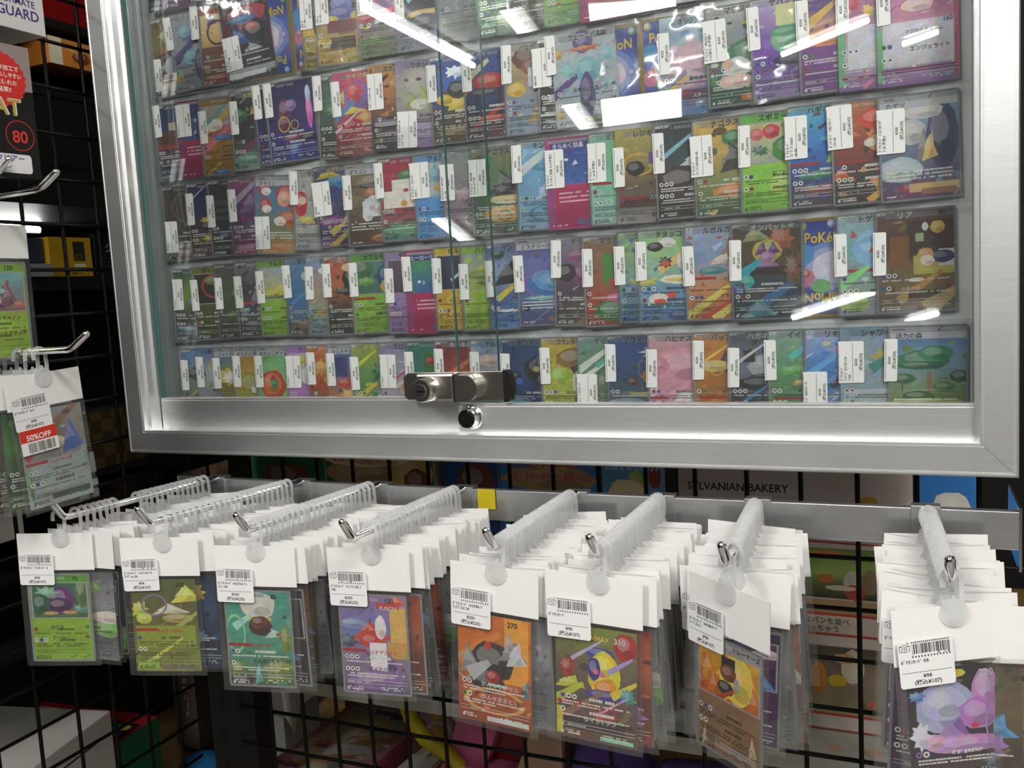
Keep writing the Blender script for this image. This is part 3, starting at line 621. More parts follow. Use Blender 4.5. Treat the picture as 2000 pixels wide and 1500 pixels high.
# row, place, x, z, lean, sticker (dx, dz of its top, width, height), sticker lettering, tucked behind, printed picture, description
CARDS = [
(0, 0, -803.3, 337.0, 3.1, None, [], 0, 'N||1a1f33,26283c,20222e|c89a6a@.75,.86,.2,.07', 'dark navy card with a tan patch'),
(0, 1, -779.3, 337.0, 3.8, None, [], 0, 'N||3d2a44,7a3580,5d2c66|a85cae@.5,.7,.3,.1', 'violet card'),
(0, 2, -744.0, 337.0, 3.4, None, [], 0, 'N||4a3550,6c3a74,48304e|', 'dull purple card'),
(0, 3, -715.7, 337.0, 2.6, None, [], 0, 'N||55505a,77707c,66606a|', 'grey-violet card'),
(1, 0, -804.8, 242.7, 0.5, (2.1, 42.5, 12.3, 38.8), [], 0, 'F||6e5c3e,8d7c4c,6a523a,53463a|a8b86a@.3,.24,.16,.09,s;7d2a2c@.42,.43,.32,.08,t;403050@.4,.52,.3,.06,s;b9c4c6@.5,.63,.25,.13;7c3128@.4,.78,.4,.04;b5a592@.5,.88,.35,.06', 'brown forest card with a dark red jagged band'),
(1, 1, -772.7, 242.7, -3.5, (-4.2, 85.5, 11.3, 38.8), [], 0, 'F|wウェーニバル|9aa0a6,a7abb2,9ba0a8,8d939c|6d7fae@.4,.3,.2,.1,s;5a4f8a@.38,.45,.3,.07,l;8fc3cf@.35,.25,.12,.07;7fb7c4@.45,.58,.2,.1;4b4478@.6,.7,.12,.2;d9b34f@.12,.82,.13,.06,s', 'silver card with teal and indigo ribbons'),
(1, 2, -733.9, 244.2, 0.3, (-8.8, 90.2, 11.5, 41.1), [], 0, 'S|kシャンデラ|a8552e,e6d9a4,d9a457,7a4a34|7a5aa0@.3,.17,.12,.08,t;7a5aa0@.62,.12,.12,.08,t;2f2636@.4,.34,.22,.16,o;c7c2cf@.62,.3,.16,.13;2f2636@.66,.44,.12,.05,t;e0c060@.55,.3,.06,.05;a8442c@.35,.9,.3,.05', 'orange-brown card with a cream window'),
(1, 3, -695.2, 242.3, -4.6, (-0.8, 50.0, 22.0, 41.5), ['ﾎﾟｹﾓﾝｶｰﾄﾞ 052/100', 'ﾏﾝﾀﾞV 程度'], 0, 'N|wボーマンダV|3c1e24,5a2430,24262e,4a444c|b04a54@.55,.2,.4,.12;3b7fb4@.45,.25,.4,.06,s;2c66a0@.35,.45,.3,.12,t;1b2636@.7,.42,.25,.14;c87a7a@.62,.36,.14,.05;8a97a8@.6,.6,.2,.06,t;a8aab0@.5,.88,.48,.04,r;e8e8ea@.4,.92,.38,.03,r', 'dark maroon card with blue angular streaks'),
(1, 4, -675, 243, 0, None, [], 1, 'B', 'navy card back with yellow lettering behind the maroon card'),
(1, 5, -606, 243.5, 0, None, [], 0, 'B', 'navy card back beside the yellow brick card'),
(1, 6, -593.7, 242.4, 0.5, (-0.6, 79.1, 15.2, 41.1), ['290/ 8', 'ﾌﾚｰ AR'], 0, 'F||2e241c,4c3a20,8c7a30,a8922e|e0b83c@.1,.3,.2,.3,r;37291f@.35,.35,.15,.3;b8a23c@.3,.7,.3,.1;8f7c34@.2,.86,.2,.06', 'yellow brick card half covered by its twin'),
(1, 7, -576.2, 243.8, 1.5, (0.6, 79.7, 15.8, 40.3), ['290/ 8', 'ﾌﾚｰ AR'], 0, 'F||3a2f30,3c3032,c8a83e,cda43a|8a8fd0@.5,.28,.2,.14;6f74b4@.5,.4,.26,.08;d8c848@.3,.47,.14,.05;d8c848@.8,.44,.14,.05;b09a54@.5,.6,.4,.12,r;7a2f38@.5,.55,.28,.07,r;2d2723@.5,.74,.24,.07,r;e8c040@.15,.72,.14,.06;e8c040@.85,.7,.1,.1,r;d0ac3c@.3,.88,.2,.06;d0ac3c@.7,.9,.2,.06', 'dark and gold card of coin heaps'),
(1, 8, -524.7, 245.1, 0.2, (2.3, 79.3, 18.4, 39.9), ['ﾎﾟｹﾓﾝｶｰﾄﾞ'], 0, 'N||c89a40,7a5a8a,8a7a86,6a7a58|c0303c@.2,.4,.25,.05,s;d86a78@.5,.5,.3,.05,s;d0d4e0@.55,.58,.3,.08,s;7a9a5a@.3,.82,.3,.06,s;b04048@.2,.55,.2,.05;8a8494@.7,.7,.2,.08,s;5a4a8a@.1,.3,.12,.12', 'magenta and moss card of tangled shapes'),
(1, 9, -477.6, 243.7, -0.3, (0.4, 69.5, 7.2, 37.9), [], 0, 'N||8a8c92,8a8c94,6a7080,9aa0ae|2a2c40@.55,.32,.44,.3;e2c070@.55,.6,.35,.05;4a4e60@.5,.7,.3,.1;b8c0d8@.5,.84,.4,.08,s;a0d8e8@.5,.3,.05,.2,l', 'grey card with a large dark disc'),
(1, 10, -429.2, 245.4, -0.2, None, [], 0, 'S|kワイルドランス|9a9c9e,a6a8aa,a2a4a6,989a9c|b0b2b4@.3,.3,.18,.1,o;b0b2b4@.75,.3,.18,.1,o;b0b2b4@.5,.6,.2,.1,o;8c8e90@.5,.86,.45,.008,r', 'pale grey monochrome card'),
(1, 11, -386.5, 244.2, -1.1, None, [], 0, 'N||6a9a7a,5a8a6a,4a6a4a,3c5a40|8ab88a@.4,.3,.3,.1,s;b05a50@.6,.4,.15,.05,s;2f4a34@.4,.7,.3,.12,s;6a8a5a@.5,.85,.3,.08,s', 'mid green woodland card'),
(1, 12, -350.9, 244.0, -0.6, None, [], 0, 'N||7a7470,5c5652,4a4440,3e3834|2e2a26@.5,.3,.35,.12;d8d4cc@.4,.22,.12,.05,s;8a8076@.25,.7,.06,.2,r;7a7066@.5,.75,.06,.2,r;6a6056@.75,.7,.06,.2,r', 'dark brown stone-pillar card'),
(1, 13, -316.0, 243.7, -0.4, None, [], 0, 'N||6ea03a,a8c43c,8cb83c,58a048|c8d850@.4,.35,.3,.15;78a840@.6,.55,.25,.2,o;c04030@.25,.78,.04,.015;4a9a50@.6,.9,.35,.06', 'lime green card'),
(1, 14, -280.1, 241.2, -0.7, None, [], 0, 'A||b02058,402a60,5a3a80,a82446|', 'crimson framed card under a lamp reflection'),
(1, 15, -234.5, 242.4, -0.9, None, [], 0, 'N||6a6a66,4e4e4a,44443e,3c3c38|7a7a70@.4,.3,.3,.1,s;8a8a7c@.5,.7,.35,.08,s;5a5a4a@.5,.85,.3,.06,s', 'charcoal mossy card'),
(1, 16, -195.7, 243.6, -0.8, None, [], 0, 'N||8a8c90,d8dade,c8cacc,d0d2d4|3a3c40@.6,.9,.3,.05,r;b0b2b6@.4,.4,.3,.2', 'white and grey card at the top edge'),
(2, 0, -810.7, 146.3, -0.5, (0.6, 87.5, 11.0, 37.8), [], 0, 'F||22305c,24406e,5a3a30,39435e|c8b49a@.4,.3,.08,.05,r;c87a3a@.85,.35,.2,.1;6a4234@.5,.48,.45,.12,r;b83a2c@.25,.565,.25,.012,r;5a3026@.3,.45,.2,.06,r', 'navy and brown night-market card'),
(2, 1, -777.2, 146.1, 0.1, (0.4, 84.0, 19.8, 39.5), ['ﾎﾟｹﾓﾝｶｰﾄﾞ'], 0, 'A||9a2258,3a4470,50609a,a01c50|', 'magenta framed card with a navy window'),
(2, 2, -743.9, 145.2, 0.6, (0.1, 73.8, 9.8, 37.9), [], 0, 'S||9a7c34,b9b4ae,c0504a,a87c28|e87a8a@.4,.5,.45,.06,l;3f7ec0@.5,.52,.3,.05,s;d8c040@.5,.25,.4,.04,l;f0e8dc@.3,.35,.2,.08;5cb8a0@.4,.2,.3,.03,l;d8c040@.2,.93,.2,.04,l;3f8ac8@.4,.95,.25,.04,s', 'gold card with a rainbow-streaked window'),
(2, 3, -698.9, 146.5, 0.7, (0.2, 77.5, 9.7, 37.2), [], 0, 'F|yメガクチート|3a4438,4a2a3c,2c3a32,8fae9c|c02a74@.75,.4,.25,.14;3f7a56@.2,.3,.2,.1,s;d8c060@.45,.25,.04,.06,t;d8c060@.6,.2,.03,.05,t;8a2a5a@.5,.62,.4,.04,l;7fae96@.35,.85,.3,.08;c84a8a@.7,.82,.2,.08', 'dark green and magenta card with a yellow title'),
(2, 4, -663.1, 148.5, -1.0, (-0.4, 88.2, 12.8, 38.7), [], 0, 'F||2a2450,2c2a5c,3a3a80,34307a|b8c848@.5,.3,.1,.06;202038@.35,.5,.2,.15,r', 'indigo night card mostly covered by its twin'),
(2, 5, -646.9, 148.9, -2.0, (-0.5, 87.7, 12.0, 38.4), [], 0, 'F||241c4e,2b2260,3a3080,3c387c|6e3a5c@.38,.36,.14,.14;9c78b0@.5,.31,.12,.07;6e2a4a@.36,.5,.2,.12,t;d8c03c@.34,.53,.12,.1,o;d8c03c@.55,.55,.08,.06,o;e878c8@.86,.4,.06,.22;c8e0f8@.86,.2,.05,.1;3058b8@.5,.88,.12,.12;8a4068@.5,.7,.2,.05;1c1838@.8,.72,.2,.04', 'indigo moonlit card with yellow arches'),
(2, 6, -582.5, 147.5, 1.7, (-3.6, 88.2, 7.8, 37.0), [], 0, 'F||2d4a40,2f5c44,1f3a30,2c3430|3f7c54@.5,.3,.4,.1,s;4a8a5c@.4,.42,.3,.07,s;24483a@.6,.2,.3,.08,s;c8c860@.7,.58,.14,.05', 'deep green jungle card'),
(2, 7, -560.0, 147.2, -0.0, (-1.2, 79.2, 7.6, 37.7), [], 0, 'N|yカイリキーV|d84a78,c85a70,b04050,7a4438|e8c83c@.2,.3,.2,.08,s;8a6ab8@.45,.3,.25,.18;d83a3a@.4,.25,.2,.14,s;e8d048@.4,.45,.25,.05,t;4a8ac8@.2,.45,.2,.05,l;d8a050@.65,.56,.25,.07;c83a58@.3,.63,.25,.08;e8e0e8@.25,.58,.25,.02,l', 'pink and crimson card with yellow bursts'),
(2, 8, -515.2, 148.8, 0.3, (-1.7, 79.3, 17.9, 40.4), ['ｽﾅﾊﾞｧ 015/071 AR'], 0, 'N|kスナバァ|d09a50,b87a3c,5a3a44,38283a|e0b470@.7,.22,.3,.1;d89a40@.6,.45,.2,.06,s;f0c050@.7,.5,.1,.03,s;4a2c40@.4,.7,.5,.08', 'sandy orange card fading to plum'),
(2, 9, -485.3, 148.3, 1.9, (0.3, 37.7, 23.6, 40.6), ['ﾎﾟｹﾓﾝｶｰﾄﾞ 097/096 ﾜﾀ', 'ｼﾗｶﾞ V SR'], 0, 'N|kワタシラガV|9c8ab4,b4b0a8,a09aa0,9a80b0|b4afa6@.48,.32,.42,.28;7a6a5c@.2,.22,.04,.02;7a4a40@.42,.22,.05,.02;a8b84c@.5,.42,.18,.16,t;98ac48@.3,.45,.15,.1,t;e8e4cc@.45,.5,.2,.06;b8a8c8@.6,.8,.35,.08,r', 'lavender card with a pale disc and green sprout'),
(2, 10, -443.6, 147.2, 0.3, (-2.6, 79.6, 9.6, 37.7), [], 0, 'F||3a3c80,4a6ec0,5a4438,6a4a30|e8c83c@.5,.55,.3,.12,s;d8b838@.25,.5,.15,.06;3a3034@.5,.4,.2,.1;f0f0f8@.45,.2,.2,.08,s;8c6434@.5,.85,.4,.05', 'blue sky card over a brown and yellow ground'),
(2, 11, -405.8, 147.0, 0.1, (-0.6, 84.9, 7.8, 35.3), [], 0, 'F||2c3a7c,3a5aa0,2a2440,5a2430|c84028@.45,.36,.3,.09;d8d0b8@.2,.25,.25,.06,l;e88a3c@.1,.43,.1,.07,t;3a3050@.4,.48,.35,.05;a8301e@.5,.7,.35,.04,l;c84a38@.5,.76,.3,.03', 'royal blue and ember red card'),
(2, 12, -362.0, 146.5, 0.5, (-1.7, 87.2, 10.2, 38.9), [], 0, 'F|kパルデアの学生|c8b8a0,b89a60,8aa0b8,98a8b8|6a4234@.45,.17,.3,.14;8c5a44@.5,.27,.2,.1;d8dce8@.62,.38,.22,.1,r;e8c8c0@.7,.5,.2,.1;e0c048@.2,.5,.15,.08;5a4a84@.55,.38,.06,.16,r;d8b43c@.6,.76,.25,.1,t;c0703c@.75,.9,.25,.05', 'cream card with brown, white and yellow shapes'),
(2, 13, -326.8, 146.9, 1.0, (-4.4, 78.5, 18.9, 41.0), ['080/100'], 0, 'F||3a3a3c,2c2c2e,242426,303032|d8d8d8@.25,.5,.1,.04,o;d8d8d8@.45,.5,.1,.04,o;b8b8b8@.3,.65,.25,.06,s;e0e0e0@.4,.82,.4,.012,r;c0c0c0@.3,.9,.3,.02,s', 'black and white monochrome card'),
(2, 14, -308.6, 147.4, -1.7, (-6.1, 87.8, 12.5, 39.8), [], 0, 'N|kウェーニバルex|b9c0c4,b0bcc2,a8b4bc,b4bac0|6a5a94@.5,.12,.16,.12;c87438@.5,.19,.3,.035,s;5c4c86@.3,.5,.34,.05,l;8fc8cc@.25,.4,.16,.1,s;7fbcc4@.55,.42,.18,.14;5a4c88@.52,.68,.12,.24;8ac4cc@.85,.28,.16,.09,s;7fc0c8@.2,.68,.1,.1,o;7fc0c8@.72,.6,.1,.1,o;d8b04c@.1,.22,.1,.06,s;d8b04c@.08,.86,.1,.06,s;d8b04c@.94,.78,.07,.05,s;6a7a44@.62,.94,.2,.04;k320@.72,.05,6;kエキサイトサンバ@.3,.6,4.2;k60@.9,.58,4;kスクリューシュート@.32,.77,4.2;k230@.88,.73,4', 'large silver foil card with teal and indigo ribbons'),
(2, 15, -288, 148, 0, None, [], 1, 'B', 'navy card back half behind the large silver card'),
(2, 16, -224, 147.5, 0, None, [], 0, 'B', 'navy card back between its twin and the pink-plated card'),
(2, 17, -205.8, 145.6, 0.1, (-1.2, 74.6, 9.9, 38.1), [], 0, 'N|kオリジンパルキア|a8c0d0,8aa4b8,9a7a94,5a88b4|c8a0b0@.5,.3,.25,.1,t;d8b4c0@.5,.42,.35,.12,r;b890a4@.15,.45,.12,.12;b890a4@.88,.42,.12,.1;c8a4b4@.5,.62,.3,.12,t;c83a8c@.85,.12,.15,.08;d8c048@.2,.7,.2,.03,l;5a3a54@.5,.79,.45,.05,r;a82c34@.25,.78,.2,.018,r;wスターポータル@.45,.79,4;kあくうのうねり@.4,.62,4.6', 'light blue titled card with pink armour plates'),
(2, 18, -163.2, 147.9, -1.2, (-1.4, 76.2, 20.4, 40.1), ['ﾎﾟｹﾓﾝｶｰﾄﾞ 085/063 ﾏ', 'ﾁｽの取引 SR 程度B'], 0, 'F|kマチスの取引|b8bcb4,8a9098,2f6a44,24503a|d8c848@.72,.2,.2,.1,s;e8c8b0@.78,.28,.2,.12;2f7a4a@.65,.5,.35,.16;d0d4d0@.42,.62,.2,.1;e0b8a8@.4,.76,.25,.07;e0b8a8@.3,.58,.08,.05;c8743c@.75,.92,.3,.05', 'green card with a yellow crest and pale orb'),
(2, 19, -124.2, 148.2, -1.4, (-1.4, 81.2, 12.5, 37.8), [], 0, 'F|kヤバソチャex|c8b8d8,8a5ab8,6a3ca0,a894c0|6ab088@.5,.42,.22,.14;d8d8a0@.5,.17,.14,.12,r;4a9a74@.5,.35,.24,.05;58a880@.78,.38,.1,.12,t;3a2c50@.6,.62,.3,.06;e8e8f0@.5,.83,.45,.008,r', 'purple card with a green jar shape'),
(2, 20, -84.5, 148.7, -1.1, (-0.8, 79.4, 11.4, 36.9), [], 0, 'S|wリフレクター|7a5a98,5a4a90,e0a050,7c4a8c|1f1f30@.72,.24,.22,.14,t;e0b85a@.25,.28,.25,.06,l;9ab0d8@.72,.3,.08,.05;e8985c@.4,.5,.4,.05', 'purple card with a sunset window'),
(2, 21, -53.0, 147.6, -0.7, (-0.8, 85.9, 10.3, 36.6), [], 0, 'N||b08ac0,c07a9c,d0c4d0,8a5a9c|d84a58@.2,.2,.12,.08,s;5a9cb8@.6,.25,.15,.06,l;d8d8e4@.55,.6,.42,.2,r;e8c058@.4,.27,.1,.07,s;7ab88a@.05,.7,.05,.25,r;kマジカル@.55,.55,4.5;kエンジ@.55,.73,4.5;8a3a78@.5,.88,.45,.02,r', 'iridescent rose card with a pale text panel'),
(2, 22, -22.4, 146.8, -0.9, (1.0, 86.7, 9.0, 36.2), [], 0, 'N||b894c8,c87a9c,d4c8d4,8c5a9e|dce8ec@.55,.12,.25,.13;5a9cc0@.25,.15,.12,.06,s;d84048@.85,.2,.14,.06,s;e8d058@.9,.12,.08,.05,s;e8c4c4@.5,.28,.2,.06;d8d6e2@.52,.62,.44,.2,r;7ab88a@.04,.7,.04,.25,r;c05078@.96,.6,.03,.35,r;k160@.8,.43,5;kマジカルチャーム@.35,.5,3.6;kエンジェライト@.4,.66,4.4;8a3a78@.5,.86,.45,.02,r', 'uncovered iridescent rose card'),
(3, 0, -811.1, 53.0, 0.8, (1.4, 46.5, 17.6, 37.4), ['ﾎﾟｹﾓﾝｶｰﾄﾞ'], 0, 'F|w|4e4442,5c4c48,54443e,4a3c34|786866@.5,.3,.3,.2,o;8a7874@.25,.3,.08,.1,o;3c302c@.6,.55,.2,.1;9a7c5c@.4,.9,.4,.04', 'dark taupe card with pale outlines'),
(3, 1, -772.9, 52.9, 0.1, (-0.8, 76.2, 8.7, 36.8), [], 0, 'F|w|1f2250,26305e,4a3c3a,6a5236|d8bc38@.45,.5,.2,.07,s;d8bc38@.5,.74,.25,.06,s;3a2c28@.45,.58,.2,.06;e0e0f0@.3,.12,.2,.01,l', 'midnight blue card with yellow shapes'),
(3, 2, -741.7, 53.4, 0.5, (-1.9, 70.7, 10.1, 37.1), [], 0, 'F|w|3c3c40,2c2c30,38383c,2c2c30|4c4c52@.5,.3,.5,.03,r;4c4c52@.5,.4,.5,.03,r;545458@.4,.5,.5,.03,r;6a7a8a@.3,.72,.1,.03', 'black banded card'),
(3, 3, -711.3, 52.6, 0.1, (-0.4, 75.5, 7.7, 37.1), [], 0, 'F||a85a84,6a4a7c,5c3a6c,a8487c|c0b4c8@.5,.12,.45,.05,l;8a6aa0@.5,.32,.3,.14,t;a02c3c@.2,.54,.2,.012,r;d890b0@.5,.9,.4,.05', 'magenta card with a lilac blade'),
(3, 4, -677.9, 52.3, 3.3, (-0.1, 42.4, 19.0, 37.5), ['ﾎﾟｹﾓﾝｶｰﾄﾞ'], 0, 'T|kクラウン|3f6a9c,5a84a8,6a7a4a,c89a5c|b83a2c@.68,.26,.24,.15;e8a888@.6,.3,.14,.1;d8c040@.85,.08,.12,.06,t;c83c30@.2,.16,.12,.1;e8e8e8@.24,.2,.1,.05;c83c30@.22,.38,.12,.1;e8e8e8@.24,.42,.1,.05;b86030@.7,.55,.25,.1;e8dcd0@.5,.58,.12,.06;c88050@.6,.9,.4,.05', 'sky blue card with red round balloons'),
(3, 5, -625.1, 53.4, 3.4, (-3.6, 86.5, 10.2, 36.6), [], 0, 'F|kウミトリオex|b0b2b0,aaaca8,a4a4a0,a8aaac|c8303a@.15,.42,.13,.16;e8c8b8@.18,.38,.08,.05;d8c858@.3,.62,.25,.06,s;4a4a48@.55,.62,.2,.1,s;d8b040@.45,.18,.08,.06,s;d8b040@.45,.36,.07,.05,s', 'white-silver card with red ribbon'),
(3, 6, -591.3, 53.1, -1.8, (-2.0, 71.1, 21.9, 37.7), ['090/080', 'SR'], 0, 'F|yメガサメハダー|6a5a8c,3a5a98,4a3a54,6a2c6c|3f9ac8@.5,.2,.4,.09,s;e0c83c@.3,.1,.25,.06,t;a83a34@.65,.42,.2,.1,s;e0c83c@.6,.66,.35,.05,l;9c3a9c@.3,.68,.25,.06;d8c03c@.4,.92,.4,.05,l', 'purple and cobalt card with yellow flashes'),
(3, 7, -553.8, 51.8, 0.4, (-2.7, 76.5, 10.4, 37.3), [], 0, 'T|kダラコン|8a7c58,7c6c4a,5c5046,6a4c3c|8c8264@.55,.22,.28,.08;3c3444@.55,.28,.3,.03;b87048@.55,.36,.2,.07;e8e6e6@.6,.52,.3,.13;d8d8dc@.45,.5,.12,.08;e8e8ec@.4,.62,.1,.08;c88450@.75,.9,.3,.05;d8c848@.62,.2,.08,.04,s', 'olive stone-wall card with white drapery'),
(3, 8, -511.5, 53.7, -0.2, (-3.7, 83.2, 10.1, 37.7), [], 0, 'F||a8304a,b03a50,a83c50,5a9a84|4f8a4c@.65,.22,.3,.06;f0ece0@.6,.34,.35,.07,r;f0ece0@.5,.5,.42,.1,r;c83040@.5,.4,.05,.02;c83040@.7,.4,.05,.02;d8a83c@.45,.55,.06,.04;c83040@.72,.55,.06,.04;8fc8a0@.5,.85,.45,.06', 'crimson card with a tall white cake'),
(3, 9, -469.6, 52.9, -0.0, (-3.1, 79.6, 21.3, 38.5), ['ﾎﾟｹﾓﾝｶｰﾄﾞ 225/190', 'ARR S'], 0, 'S|kウェルカモ|6fa4d0,c0ccd4,b8c8d0,5a9cd8|8ab4cc@.4,.25,.2,.12,s;d8a850@.5,.4,.15,.05;kみずでっ@.45,.55,4.4;kスプラッ@.5,.71,4.4', 'light blue card with a silver window'),
(3, 10, -436.5, 53.2, 0.6, (-2.3, 74.3, 16.1, 39.1), ['ﾎﾟｹﾓﾝｶｰﾄﾞ 207/187', '-ｼﾞ AR'], 0, 'F||8a9a98,a0949c,98808c,9a8a88|c03c50@.75,.38,.14,.1;b04a58@.65,.2,.06,.1;8a7ab8@.25,.8,.16,.08,o;d8d0c8@.5,.8,.14,.07,o;c8a8b8@.4,.5,.3,.08,s;k-ランス@.35,.58,4', 'pink-grey swirl card'),
(3, 11, -404.1, 52.5, 0.8, (-1.9, 76.2, 18.6, 38.3), ['ﾎﾟｹﾓﾝｶｰﾄﾞ 089/080', 'ｺﾗｽ AR 反り有'], 0, 'F|kチゴラス|8a8a5c,5a8058,4a6a50,4a5a44|2f8a5c@.22,.18,.16,.1;48504c@.6,.4,.3,.14,t;3c3c40@.55,.5,.25,.1,s;d8a850@.55,.76,.35,.09;2f6a44@.55,.78,.12,.06,o;d8c48a@.6,.6,.3,.05;6a5a44@.15,.14,.1,.04', 'green and orange jungle card with a dark spiny shape'),
(3, 12, -355.2, 53.5, 1.6, (-4.0, 84.2, 9.3, 36.7), [], 0, 'F|kキングドラ|9cc8e4,7cb4dc,8abce0,a8cce4|5a9cc8@.6,.3,.35,.05;c8dcec@.5,.55,.2,.1,t;4a94cc@.55,.8,.35,.1,o;e0ecf4@.25,.25,.1,.3,l', 'ice blue card of slanting rays'),
(3, 13, -321.5, 51.8, -0.6, (-0.7, 77.3, 19.1, 38.5), ['ﾎﾟｹﾓﾝｶｰﾄﾞ', 'きらめく結晶 ACE 程度A'], 0, 'A|きらめく結晶|b83a78,2c4a98,4a70b8,b02458|', 'crimson framed card with a blue crystal window'),
(3, 14, -278.9, 52.6, 0.4, (-0.8, 78.1, 18.0, 39.1), ['ﾎﾟｹﾓﾝｶｰﾄﾞ', 'ｽﾞ ex SR 程度A'], 0, 'F|kミミズズex|8cc8a4,7ac49c,8cccb0,b0d4cc|c84a3c@.75,.76,.3,.08;e8e8e8@.3,.74,.05,.03,o;e8e8e8@.5,.74,.05,.03,o;a82c30@.2,.545,.15,.014,r;5aa880@.8,.3,.2,.2', 'mint green card with a red segmented form'),
(3, 15, -252.7, 52.5, 0.6, (-1.4, 71.5, 9.8, 37.5), [], 0, 'N|kレジギガスV|c0b468,a89a58,6a5048,b8b8b0|e0b43c@.35,.38,.25,.12,o;d8a83c@.75,.45,.2,.08,t;3a3030@.3,.42,.14,.08;7a5aa8@.6,.32,.1,.06,r;4a8a44@.85,.14,.14,.08;5a3436@.5,.77,.45,.05,r;a82c34@.25,.72,.2,.02,r;c8d860@.8,.92,.2,.02,l;kギガインパク@.5,.57,4;wスターガーデ@.5,.72,4', 'yellow and brown card of curling arms'),
(3, 16, -213.9, 53.2, -0.6, (-0.9, 79.5, 9.1, 37.2), [], 0, 'F|w|2c3438,3a4a4e,4a3a34,34302e|d0d4d8@.65,.38,.3,.08,t;c8d0d4@.7,.45,.3,.05,t;a8382c@.72,.22,.06,.08,t;8ac8d8@.4,.22,.35,.03,l;44342e@.4,.6,.4,.14;wぶつかる@.55,.61,4;wひをはく@.55,.72,4', 'near-black card with a white wing shape'),
(3, 17, -177.9, 52.2, -1.1, (-2.0, 73.7, 20.1, 38.6), ['ﾎﾟｹﾓﾝｶｰﾄﾞ', 'ﾁｺﾞﾗｽ 089/080 AR'], 0, 'F|kチゴラス|d8b45c,c8a85a,7a8a54,4a6044|3f8a4c@.6,.22,.18,.08;44403e@.62,.4,.25,.16,t;504a48@.75,.45,.2,.14,s;d88a44@.6,.75,.35,.07;3c7a44@.4,.84,.15,.07,o;3c7a44@.75,.8,.15,.07,o;6a4c34@.4,.14,.1,.04', 'golden jungle card with a dark spiny shape'),
(3, 18, -137.5, 52.6, -0.2, (-0.6, 77.8, 9.2, 37.2), [], 0, 'S|kスボミー|6ab84a,c8c088,a8b4a0,8cc848|c83a44@.45,.2,.12,.07;d86a6a@.25,.22,.1,.06;4a8a3c@.7,.38,.25,.14;d8d04c@.75,.38,.14,.09;3a6a9c@.7,.22,.06,.05;4a7a5c@.3,.38,.14,.06,s;b8d858@.6,.72,.2,.12;kむずむずかふん@.45,.6,4.2', 'vivid green card with a rose garden window'),
(3, 19, -95.4, 53.6, -0.7, (-2.3, 79.5, 18.8, 38.8), ['ﾎﾟｹﾓﾝｶｰﾄﾞ', 'ﾊｷﾞｷﾞｼﾘ 068/0', '64 AR'], 0, 'F|kハギギシリ|5ab8d8,3f8ad0,2c4a98,5a4448|a8c83c@.75,.36,.25,.22,t;8a6ab8@.65,.32,.12,.12;c88ab0@.72,.14,.12,.05;d8cc48@.8,.42,.14,.14;a82c30@.22,.575,.2,.014,r;3c8a6c@.4,.68,.35,.05,s;8c4a50@.5,.82,.45,.06,s', 'deep sea blue card with a yellow-violet fin'),
(3, 20, -59.1, 52.7, -1.2, (-2.5, 84.5, 20.7, 40.0), ['ﾎﾟｹﾓﾝｶｰﾄﾞ 198/193 ﾄﾞ', 'ﾝﾒﾙ AR'], 0, 'F|k|c07850,a84a34,4a3c38,3a3230|d84a30@.6,.2,.25,.1;6a8a5c@.8,.08,.25,.07,s;d89a4c@.7,.42,.25,.1;7a9a5c@.85,.32,.14,.05;e8d8c8@.5,.42,.08,.04;c86a34@.12,.68,.12,.08,t;e88a3c@.75,.75,.2,.1,l;e8b048@.7,.85,.25,.04,l;a82c30@.25,.585,.22,.014,r', 'dark brown card with ochre shapes and embers'),
(3, 21, -21.1, 52.0, -1.4, (-1.6, 77.3, 22.1, 40.3), ['ﾎﾟｹﾓﾝｶｰﾄﾞ 112/100 ｶｹﾞ', 'ﾂ SR 程度A'], 0, 'T|kカゲツ|6a9ac8,8494a8,5a6484,6a3c5c|4a4c6c@.78,.42,.2,.3;d0ccc8@.55,.18,.25,.07;c8c4c4@.42,.36,.16,.12;8a827c@.55,.48,.1,.16,t;d8c078@.62,.5,.1,.14,t;e0a050@.62,.07,.2,.03,r;b8c4cc@.25,.7,.28,.12;a8385c@.5,.88,.3,.05;d8b878@.66,.88,.3,.04,r', 'steel blue card with a white sleeve-like shape'),
(4, 0, -809.9, -43.5, 2.4, (1.2, 75.0, 14.7, 36.1), ['ﾎﾟｹﾓﾝｶｰﾄﾞ'], 0, 'F|w|3a4a44,6a9a34,4a3a40,3c5464|b03a2c@.6,.48,.2,.1,s;a83024@.7,.58,.15,.08;8a949c@.5,.45,.15,.06;5a8aa0@.4,.82,.4,.06,s', 'dark teal card with red shapes'),
(4, 1, -776.9, -43.3, -0.4, (-1.1, 72.4, 9.7, 36.1), [], 0, 'S|kオノノクス|7a8034,3a3428,2c261e,4c5228|b84a2c@.5,.28,.28,.16,o;7a8a3a@.5,.2,.2,.06', 'dark olive card with an orange loop'),
(4, 2, -741.7, -42.4, -0.0, (-0.8, 72.0, 11.0, 36.3), [], 0, 'F|w|6a706c,6a7a54,54604a,5a4a48|7ac88a@.7,.2,.2,.02,l;8ab88c@.5,.4,.15,.07;d8b048@.8,.7,.14,.07;5a8a4a@.4,.68,.3,.06,s', 'grey-green woodland card'),
(4, 3, -712.1, -41.5, -0.1, (-0.9, 71.2, 9.4, 35.8), [], 0, 'F|w|8a8488,4a4650,5c5058,2c3a3a|a8948c@.6,.32,.3,.2,t;4a8ac8@.55,.45,.25,.03,l;2f6a70@.2,.65,.15,.06;c84838@.3,.545,.2,.014,r', 'slate card with a pale mauve cone'),
